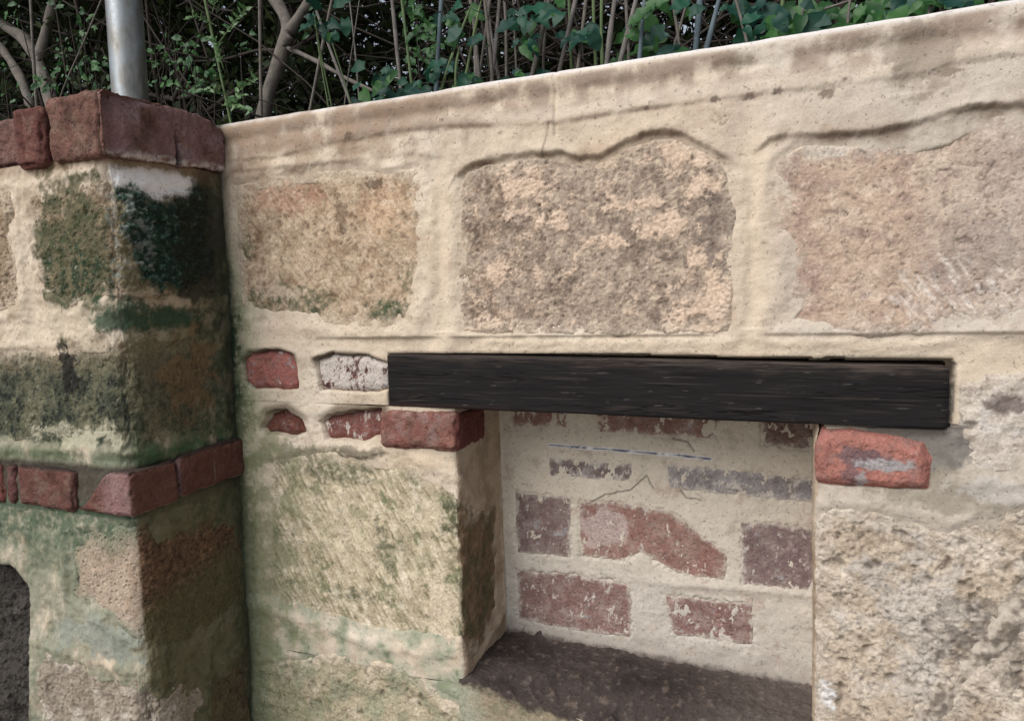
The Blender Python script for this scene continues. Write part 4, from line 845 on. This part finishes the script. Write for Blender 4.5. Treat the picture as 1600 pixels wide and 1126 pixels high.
def make_post():
    c = np.array([q0[0], -.10]); z = np.linspace(0, 1.6, 60); pts = np.stack([z * 0, z * 0, z], 1)
    V, F = tube(pts, .0305, 40); V2, F2 = tube(pts[::-1], .0275, 40); F = np.concatenate([F, F2 + len(V)])
    k = 40; a = np.arange(k); b = np.roll(a, -1); top0 = len(pts) * k - k; in0 = len(V)
    F = np.concatenate([F, np.stack([top0 + a, top0 + b, in0 + b, in0 + a], -1)])
    old = POST.data; POST.data = mesh_np('metal_post', np.concatenate([V, V2]), F); bpy.data.meshes.remove(old); POST.data.materials.append(M_ZINC); POST.location = (c[0], c[1], 1.765)
make_post()

# ------------------------------------------------------------------ planting behind the wall
def leaf_mat(name, base, var, trans=.3, rough=.42, by_object=True, spec=.5):
    m, t, b, N, L = nodes(name); r = N.new('ShaderNodeMix'); r.data_type = 'RGBA'; r.inputs['A'].default_value = (*base, 1); r.inputs['B'].default_value = (*var, 1)
    if by_object:
        oi = N.new('ShaderNodeObjectInfo'); fac = oi.outputs['Random']
    else:
        a = N.new('ShaderNodeAttribute'); a.attribute_name = 'tint'; fac = a.outputs['Fac']
    L.new(fac, r.inputs['Factor']); tc = N.new('ShaderNodeTexCoord'); n = noisen(t, tc.outputs['Object'], 90, 3, .6)
    mu = N.new('ShaderNodeMix'); mu.data_type = 'RGBA'; mu.blend_type = 'MULTIPLY'; mu.inputs['Factor'].default_value = 1; L.new(r.outputs['Result'], mu.inputs['A']); L.new(mapr(t, n, .3, .7, .7, 1.25), mu.inputs['B'])
    L.new(mu.outputs['Result'], b.inputs['Base Color']); b.inputs['Roughness'].default_value = rough; b.inputs['Specular IOR Level'].default_value = spec
    tr = N.new('ShaderNodeBsdfTranslucent'); L.new(mu.outputs['Result'], tr.inputs['Color']); ms = N.new('ShaderNodeMixShader'); ms.inputs[0].default_value = trans
    out = N['Material Output']; L.new(b.outputs[0], ms.inputs[1]); L.new(tr.outputs[0], ms.inputs[2]); L.new(ms.outputs[0], out.inputs['Surface']); return m
M_LEAF_B = leaf_mat('blue_green_leaf', (.006, .042, .032), (.016, .080, .046), .22, .5, spec=.3)
M_LEAF_G = leaf_mat('green_leaf', (.016, .070, .020), (.050, .145, .035), .32, .45, spec=.35)
M_LEAF_P = leaf_mat('fresh_leaf', (.070, .170, .060), (.130, .250, .085), .35)
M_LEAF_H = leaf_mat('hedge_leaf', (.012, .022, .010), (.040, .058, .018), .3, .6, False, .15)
M_BARK = plain('grey_bark', (.085, .076, .066), (.19, .168, .145), 38, .004)
M_CANE = plain('pale_cane', (.10, .090, .083), (.23, .21, .195), 30, .002)
M_CANEG = plain('green_cane', (.07, .11, .045), (.13, .18, .08), 30, .001)
M_CANEB = plain('blue_grey_cane', (.07, .10, .12), (.13, .17, .19), 30, .001)
M_TWIG = plain('dark_twig', (.018, .014, .011), (.050, .039, .031), 20, .002)
def leaf_mesh(name, wid, seg=6, fold=.22, curl=.25, heart=0.):
    V = []; F = []
    for i in range(seg + 1):
        t = i / seg; w = wid * .5 * (math.sin(math.pi * min(1, t * .93 + .07) ** .75) ** .9) * (1 if t < .98 else .0)
        if heart and i == 0: w = wid * .30
        bx = t if not (heart and i == 0) else 0.0; z = -curl * t * t
        wv = .05 * math.sin(i * 2.1 + wid * 9 + curl * 20); w2 = w * (1 + .10 * math.sin(i * 1.7 + curl * 30)); z += wv * .5
        V += [(bx - (heart * .14 if i == 0 else 0), -w2, z + fold * w + wv), (bx, 0, z), (bx - (heart * .14 if i == 0 else 0), w, z + fold * w)]
    for i in range(seg):
        a = 3 * i; F += [(a, a + 3, a + 4, a + 1), (a + 1, a + 4, a + 5, a + 2)]
    return np.array(V), np.array(F)
def mk(name, mat, **k):
    V, F = leaf_mesh(name, **k); me = mesh_np(name, V, F); me.materials.append(mat); return me
HEART = [mk('heart_leaf', M_LEAF_B, wid=.80, heart=1, curl=c, fold=f) for c, f in ((.2, .2), (.35, .35), (.1, .1), (.55, .5), (.45, .15), (-.15, .3))]
HEARTG = [mk('heart_leaf_green', M_LEAF_G, wid=.72, heart=1, curl=c, fold=f) for c, f in ((.2, .2), (.35, .3), (.6, .45), (-.1, .4))]
OVATE = [mk('ovate_leaf', M_LEAF_G, wid=.52, curl=c, fold=f) for c, f in ((.2, .2), (.35, .3), (.08, .12))]
PRIVET = [mk('small_leaf', M_LEAF_P, wid=.46, curl=c, fold=f) for c, f in ((.15, .15), (.3, .3))]
rnd = random.Random(11)
def place_leaf(parent, pos, d, size, meshes, face=None):
    d = Vector(d).normalized(); up = Vector(face or (rnd.uniform(-.6, .6), -1, rnd.uniform(-.1, .9))).normalized()
    y = up.cross(d)
    if y.length < 1e-3: y = Vector((1, 0, 0)).cross(d)
    y.normalize(); z = d.cross(y)
    o = bpy.data.objects.new('leaf', rnd.choice(meshes)); COL.objects.link(o); o.parent = parent
    M = Matrix((d, y, z)).transposed().to_4x4(); M = Matrix.Translation(Vector(pos) - Vector(origin(parent))) @ M @ Matrix.Scale(size, 4)
    o.matrix_local = M; return o
STEMS = []
def stem(parent, pts, r0, r1, mat, name='stem', k=7, wob=.006):
    pts = np.array(pts, float); t = np.linspace(0, 1, len(pts)); n = max(10, 5 * len(pts)); tt = np.linspace(0, 1, n)
    # smooth interpolation through the given points
    q = np.stack([np.interp(tt, t, pts[:, a]) for a in range(3)], 1)
    for _ in range(3): q[1:-1] = .25 * q[:-2] + .5 * q[1:-1] + .25 * q[2:]
    ph_ = rnd.uniform(0, 99); q[:, 0] += wob * np.array([math.sin(5 * a + ph_) for a in tt]) ; q[:, 1] += wob * np.array([math.sin(4 * a + 2 * ph_) for a in tt])
    rad = r0 + (r1 - r0) * tt + r0 * .10 * np.array([math.sin(17 * a + ph_) for a in tt])
    rad[0] *= .35; rad[-1] *= .3
    V, F = tube(q, rad, k); STEMS.append(link(name, mesh_np(name, V - origin(parent), F), mat, parent)); return q
def up_to(px0, py0, px1, py1, y, extra=1.2):     # a line through two seen points at depth y, run on above the picture
    a = at_y(px0, py0, y); b = at_y(px1, py1, y); return a, b + (b - a) * extra * .0 + np.array([0, 0, 0])
def soil(p): return np.array([p[0], p[1], 1.68])
def ext(a, b, s): return b + (b - a) / np.linalg.norm(b - a) * s

def sprig(parent, q, n, size, meshes, spread=1.0, t0=.25):
    for i in range(n):
        t = t0 + (1 - t0) * (i + .5) / n; k = min(len(q) - 2, int(t * (len(q) - 1))); p = q[k]; d = q[k + 1] - q[k]; d = d / np.linalg.norm(d)
        sd_ = (1 if i % 2 else -1); side = np.array([sd_ * 1.0, rnd.uniform(-.7, .3), rnd.uniform(-.2, .5)]) * spread
        v = d * .7 + side; place_leaf(parent, p, v, size * rnd.uniform(.7, 1.15), meshes)
def cluster(parent, px, py, y, n, spx, size_px, meshes, droop=.8):
    for i in range(int(n * 1.45 + .5)):
        yy = y + rnd.uniform(-.10, .10); p = at_y(px + rnd.gauss(0, spx), py + rnd.gauss(0, spx * .7), yy); s = size_px / FPX * (p[1] + 1.1) / .9 * rnd.choice((.5, .7, .85, .95, 1.1, 1.25))
        if p[2] < 1.72: p[2] = 1.72 + rnd.random() * .05
        dv = (rnd.uniform(-1, 1), rnd.uniform(-.6, .2), -droop * rnd.uniform(.2, 1.3) + .25); place_leaf(parent, p, dv, s * (1 if rnd.random() < .7 else .62), meshes if rnd.random() < .72 else (HEARTG + OVATE))
def twiglet(parent, px, py, y, mat):              # a thin shoot that carries a cluster down to the soil
    p = at_y(px, py, y); b = np.array([p[0] + rnd.uniform(-.08, .08), p[1] + rnd.uniform(0, .1), 1.68]); return stem(parent, [b, (b + p) / 2 + np.array([rnd.uniform(-.03, .03), 0, 0]), p], .0028, .0014, mat, 'shoot', 5)

# two trees with trunks thick enough to tell apart
def tree(label, y, limbs, r):
    b = at_y(*limbs[0][0][0], y); root = empty('small_tree', (b[0], y, 1.66), label, 'tree')
    for pts, k in limbs:
        P = [at_y(px, py, y + .02 * i) for i, (px, py) in enumerate(pts)]
        if k == 0: P = [soil(P[0])] + P
        stem(root, P, r * (1 if k == 0 else .72), r * (.8 if k == 0 else .55), M_BARK, 'trunk' if k == 0 else 'limb', 12, .004)
    return root
T1 = tree('forked grey-brown trunk leaning right behind the left part of the wall', .70, [([(403, 195), (420, 135), (440, 85), (452, 50), (448, 25), (430, -5), (410, -60), (400, -200)], 0), ([(446, 72), (457, 45), (470, 22), (492, -10), (520, -80), (560, -220)], 1)], .023)
T2 = tree('pale curved trunk arching to the left behind the pier', .75, [([(88, 185), (72, 130), (58, 92), (38, 60), (8, 42), (-60, 20)], 0), ([(50, 170), (36, 125), (18, 95), (2, 76), (-50, 20)], 1), ([(60, 95), (70, 40), (90, -20), (100, -200)], 1)], .024)
stem(T1, [at_y(445, 75, .74), at_y(500, 98, .70), at_y(555, 128, .66), at_y(600, 150, .64)], .008, .004, M_BARK, 'branch')
stem(T1, [at_y(440, 80, .76), at_y(400, 78, .80), at_y(340, 95, .84), at_y(250, 95, .9)], .006, .002, M_TWIG, 'branch')

def shrub(label, px, y, cat='shrub', group=None):
    b = at_y(px, 150, y); return empty('shrub', (b[0], b[1], 1.68), label, cat, group)
def cane(parent, px0, py0, px1, py1, y, rpx, mat=None):
    a = at_y(px0, py0, y); b = at_y(px1, py1, y); z = (b[2] - a[2]); k = (1.68 - b[2]) / (z if abs(z) > .02 else -.02); base = b + (b - a) * np.clip(k, 0, 3); base[2] = 1.68
    tip = a + (a - b) * (1.0 + rnd.random()); dep = RWC[2] @ (CAM - a); r = rpx / FPX * dep / 2
    return stem(parent, [base, b, a, tip], r, r * .8, mat or M_CANE, 'stem', 7, .003)

# left: green bush between the pier and the trunk
S1_ = shrub('leafy green bush left of the steel post', 110, .45)
for px, py, n in ((100, 80, 10), (130, 60, 8), (110, 108, 12), (150, 92, 8), (60, 130, 9), (18, 142, 6), (82, 140, 10), (70, 112, 5), (104, 12, 4), (158, 115, 6), (30, 20, 5), (135, 25, 5), (10, 105, 4), (150, 135, 5)):
    twiglet(S1_, px, py, .5, M_TWIG); cluster(STEMS[-1], px, py, .42 + rnd.random() * .15, n, 13, 17, OVATE)
cane(S1_, 50, 0, 57, 140, .42, 5, M_BARK); cane(S1_, 95, 60, 110, 150, .5, 3, M_TWIG); cane(S1_, 120, 90, 95, 150, .48, 3, M_BARK)
S2_ = shrub('leafy green bush right of the steel post', 280, .5)
for px, py, n in ((262, 90, 10), (292, 76, 10), (250, 122, 8), (304, 98, 12), (322, 122, 9), (335, 112, 6), (282, 134, 6), (245, 75, 5), (270, 60, 4), (380, 70, 4), (300, 140, 5)):
    twiglet(S2_, px, py, .55, M_TWIG); cluster(STEMS[-1], px, py, .48 + rnd.random() * .12, n, 12, 16, OVATE)
cane(S2_, 405, 0, 408, 175, .55, 6, M_BARK); cane(S2_, 235, 40, 300, 140, .6, 3, M_TWIG)
S3_ = shrub('slender shoot with small fresh green leaves left of the forked trunk', 350, .32)
q = cane(S3_, 320, 0, 355, 160, .30, 4.5, M_CANEG)
for a, b in (((335, 40), (292, 28)), ((342, 70), (388, 10)), ((350, 110), (335, 60)), ((355, 150), (310, 143)), ((358, 165), (402, 120)), ((360, 172), (382, 148)), ((330, 20), (350, -20)), ((345, 165), (395, 176))):
    P = [at_y(*a, .30), (at_y(*a, .30) + at_y(*b, .27)) / 2 + np.array([0, 0, .01]), at_y(*b, .27)]; s = stem(S3_, P, .0018, .0009, M_CANEG, 'shoot', 5, .002); sprig(STEMS[-1], s, 11, .021, PRIVET)
# middle: big blue-green leaves on canes
S4_ = shrub('shrub with broad blue-green leaves low above the wall right of the forked trunk', 600, .34)
for px, py, n in ((495, 18, 6), (512, 42, 4), (498, 45, 3), (595, 118, 6), (612, 135, 6), (640, 128, 5), (578, 148, 4), (650, 142, 3), (665, 128, 3), (560, 150, 2)):
    twiglet(S4_, px, py, .36, M_CANEG); cluster(STEMS[-1], px, py, .33 + rnd.random() * .06, n, 14, 25, HEART)
cane(S4_, 497, 22, 532, 115, .42, 5); cane(S4_, 614, 22, 627, 139, .40, 7); cane(S4_, 555, 40, 545, 112, .5, 2, M_CANE); cane(S4_, 520, 0, 500, 80, .62, 6, M_BARK); cane(S4_, 551, 60, 560, 160, .5, 3, M_CANE)
S5_ = shrub('tall green stem with bright middling leaves beside the blue-grey cane', 640, .36)
cane(S5_, 627, 0, 645, 139, .35, 5, M_CANEG)
for px, py, n in ((650, 22, 6), (640, 12, 5), (668, 38, 8), (655, 55, 9), (672, 75, 8), (645, 82, 6), (690, 60, 5), (700, 35, 4), (660, 95, 5)): cluster(S5_, px, py, .36 + rnd.random() * .05, n, 10, 15, HEARTG)
S6_ = shrub('blue-grey cane with a few hanging broad leaves', 690, .36)
cane(S6_, 692, 0, 683, 142, .36, 8, M_CANEB)
for px, py, n in ((705, 30, 3), (690, 105, 5), (715, 48, 2), (733, 62, 3), (745, 10, 2), (728, 120, 3), (738, 128, 4), (708, 140, 2)): cluster(S6_, px, py, .35, n, 8, 26, HEART)
for a in ((708, 90, 690, 142), (715, 112, 712, 140), (732, 92, 720, 140)): cane(S6_, *a, .30, 5, M_CANEG)
# right of the seam: thick stand of canes
S7_ = shrub('dense stand of pale upright canes above the coping seam', 800, .5)
for a in ((745, 0, 743, 112, 7), (733, 0, 741, 40, 8), (757, 10, 768, 130, 7), (768, 40, 780, 120, 6), (803, 0, 805, 124, 4), (780, 10, 770, 90, 8), (790, 60, 792, 110, 6), (846, 49, 831, 120, 10), (850, 70, 850, 118, 6), (899, 0, 874, 116, 9), (765, 0, 750, 120, 6)): cane(S7_, *a[:4], .45 + rnd.random() * .25, a[4] * .9, M_CANE if rnd.random() < .5 else M_BARK)
for px, py, n in ((840, 28, 4), (822, 62, 4), (872, 12, 3), (905, 50, 3), (918, 42, 2), (845, 112, 2), (805, 118, 3), (890, 60, 2), (783, 25, 2), (820, 15, 3)): cluster(S7_, px, py, .36 + rnd.random() * .1, n, 9, 28, HEART); 
S8_ = shrub('cluster of cut green stubs and leaning canes left of the right-hand leaves', 945, .4)
for a in ((930, 41, 930, 109, 6, M_CANEG), (942, 38, 940, 105, 6, M_CANEG), (962, 11, 951, 64, 9, M_CANE), (996, 0, 966, 101, 9, M_CANE), (978, 0, 985, 95, 6, M_BARK), (890, 0, 895, 110, 5, M_CANEG), (915, 0, 905, 100, 6, M_BARK), (1010, 0, 1000, 95, 7, M_CANEB)): cane(S8_, *a[:4], .36 + rnd.random() * .2, a[4], a[5])
for px, py, n in ((992, 88, 4), (1012, 72, 4), (1020, 12, 4), (960, 90, 2), (985, 50, 3), (1000, 30, 3)): cluster(S8_, px, py, .34 + rnd.random() * .1, n, 10, 28, HEARTG)
S9_ = shrub('pair of smooth blue-grey stems crossing at mid right above the coping', 1100, .4)
for a in ((1092, 8, 1088, 86, 11, M_CANEB), (1126, 0, 1101, 82, 9, M_CANEB), (1050, 10, 1062, 88, 5, M_BARK), (1075, 0, 1045, 90, 5, M_BARK), (1150, 0, 1165, 70, 5, M_BARK)): cane(S9_, *a[:4], .36 + rnd.random() * .1, a[4], a[5])
for px, py, n in ((1072, 10, 4), (1050, 82, 4), (1035, 60, 3), (1150, 12, 4), (1160, 45, 3)): cluster(S9_, px, py, .36 + rnd.random() * .1, n, 9, 28, HEART)
S10_ = shrub('dark broad-leaved shrub above the right third of the wall', 1230, .4)
for a in ((1221, 0, 1210, 71, 7, M_CANEG), (1300, 10, 1190, 45, 4, M_CANE), (1260, 0, 1250, 60, 5, M_BARK), (1330, 0, 1320, 60, 5, M_BARK)): cane(S10_, *a[:4], .38 + rnd.random() * .1, a[4], a[5])
for px, py, n in ((1200, 30, 7), (1232, 46, 6), (1262, 25, 5), (1210, 62, 5), (1190, 10, 5), (1290, 58, 3), (1312, 42, 5), (1332, 10, 7), (1180, 70, 4), (1250, 5, 4), (1285, 20, 4), (1240, 70, 3)): cluster(S10_, px, py, .34 + rnd.random() * .14, n, 12, 29, HEART if rnd.random() < .6 else HEARTG)
S11_ = shrub('broad-leaved shrub at the far right end above the wall', 1420, .4)
for a in ((1436, 0, 1446, 30, 8, M_CANEB), (1455, 0, 1450, 30, 6, M_BARK), (1420, 0, 1385, 50, 7, M_CANE), (1480, 0, 1400, 45, 5, M_BARK), (1540, -10, 1500, 30, 5, M_BARK)): cane(S11_, *a[:4], .38 + rnd.random() * .1, a[4], a[5])
for px, py, n in ((1372, 10, 6), (1382, 28, 4), (1350, 40, 4), (1432, 15, 4), (1480, 10, 5), (1405, 5, 4), (1520, 2, 4), (1400, 30, 3), (1460, -10, 4), (1560, -15, 5)): cluster(S11_, px, py, .34 + rnd.random() * .14, n, 12, 29, HEART if rnd.random() < .6 else HEARTG)

# the hedge behind: a thicket of twigs and leaves nobody could count
def hedge():
    r = np.random.RandomState(5)
    def leaves(n, x0, x1, y0, y1, z0, z1, s0, s1, dens=None):
        p = np.stack([r.uniform(x0, x1, n), r.uniform(y0, y1, n), r.uniform(z0, z1, n)], 1)
        if dens is not None:
            k = fbm3(p, .45, 2, 900) > dens; p = p[k]
        n = len(p); d = r.normal(size=(n, 3)); d /= np.linalg.norm(d, axis=1)[:, None]; e = np.cross(d, r.normal(size=(n, 3))); e /= np.linalg.norm(e, axis=1)[:, None]; f = np.cross(d, e)
        s = r.uniform(s0, s1, n)[:, None]; w = s * .26
        V = np.stack([p - d * s * .5, p - e * w + f * w * .3, p + d * s * .5, p + e * w + f * w * .3], 1); return V.reshape(-1, 3), n
    V1, n1 = leaves(150000, -6.5, 2.2, 1.10, 2.8, 1.66, 3.3, .03, .06, -.28)
    V2, n2 = leaves(22000, -6.0, 2.2, .35, 2.6, 2.75, 4.2, .06, .12)  # unseen canopy overhead, spread forward to keep skylight out of the thicket
    V3, n3 = leaves(16000, -6.0, -1.5, .75, 1.3, 1.7, 3.0, .03, .055, -.05)
    V = np.concatenate([V1, V2, V3]); n = n1 + n2 + n3; i = np.arange(n)[:, None] * 4
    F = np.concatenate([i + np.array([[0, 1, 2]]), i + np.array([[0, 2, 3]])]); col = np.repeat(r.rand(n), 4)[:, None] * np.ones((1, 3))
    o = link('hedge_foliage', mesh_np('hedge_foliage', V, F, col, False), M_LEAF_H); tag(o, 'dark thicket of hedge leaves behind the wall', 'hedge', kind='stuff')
    VV = []; FF = []; n0 = 0
    for k in range(3600):
        y = r.uniform(.75, 2.3); x = r.uniform(-5.5, 2.0); b = np.array([x, y, r.uniform(1.65, 2.6)]); d = np.array([r.normal() * .8, r.normal() * .3, r.normal() * .45 + .35]); d /= np.linalg.norm(d); L = r.uniform(.25, .9)
        pts = [b + d * L * t + np.array([.05 * math.sin(3 * t + k), .03 * math.sin(5 * t + 2 * k), .05 * math.sin(4 * t + 3 * k)]) for t in (0, .25, .5, .75, 1)]
        R = r.uniform(.0012, .0045) if r.rand() < .93 else r.uniform(.006, .014)
        v, f = tube(pts, R * np.array([1, .95, .9, .8, .6]), 4); VV.append(v); FF.append(f + n0); n0 += len(v)
    o = link('hedge_twigs', mesh_np('hedge_twigs', np.concatenate(VV), np.concatenate(FF)), M_TWIG); tag(o, 'tangle of thin dark twigs inside the hedge', 'twigs', kind='stuff')
hedge()
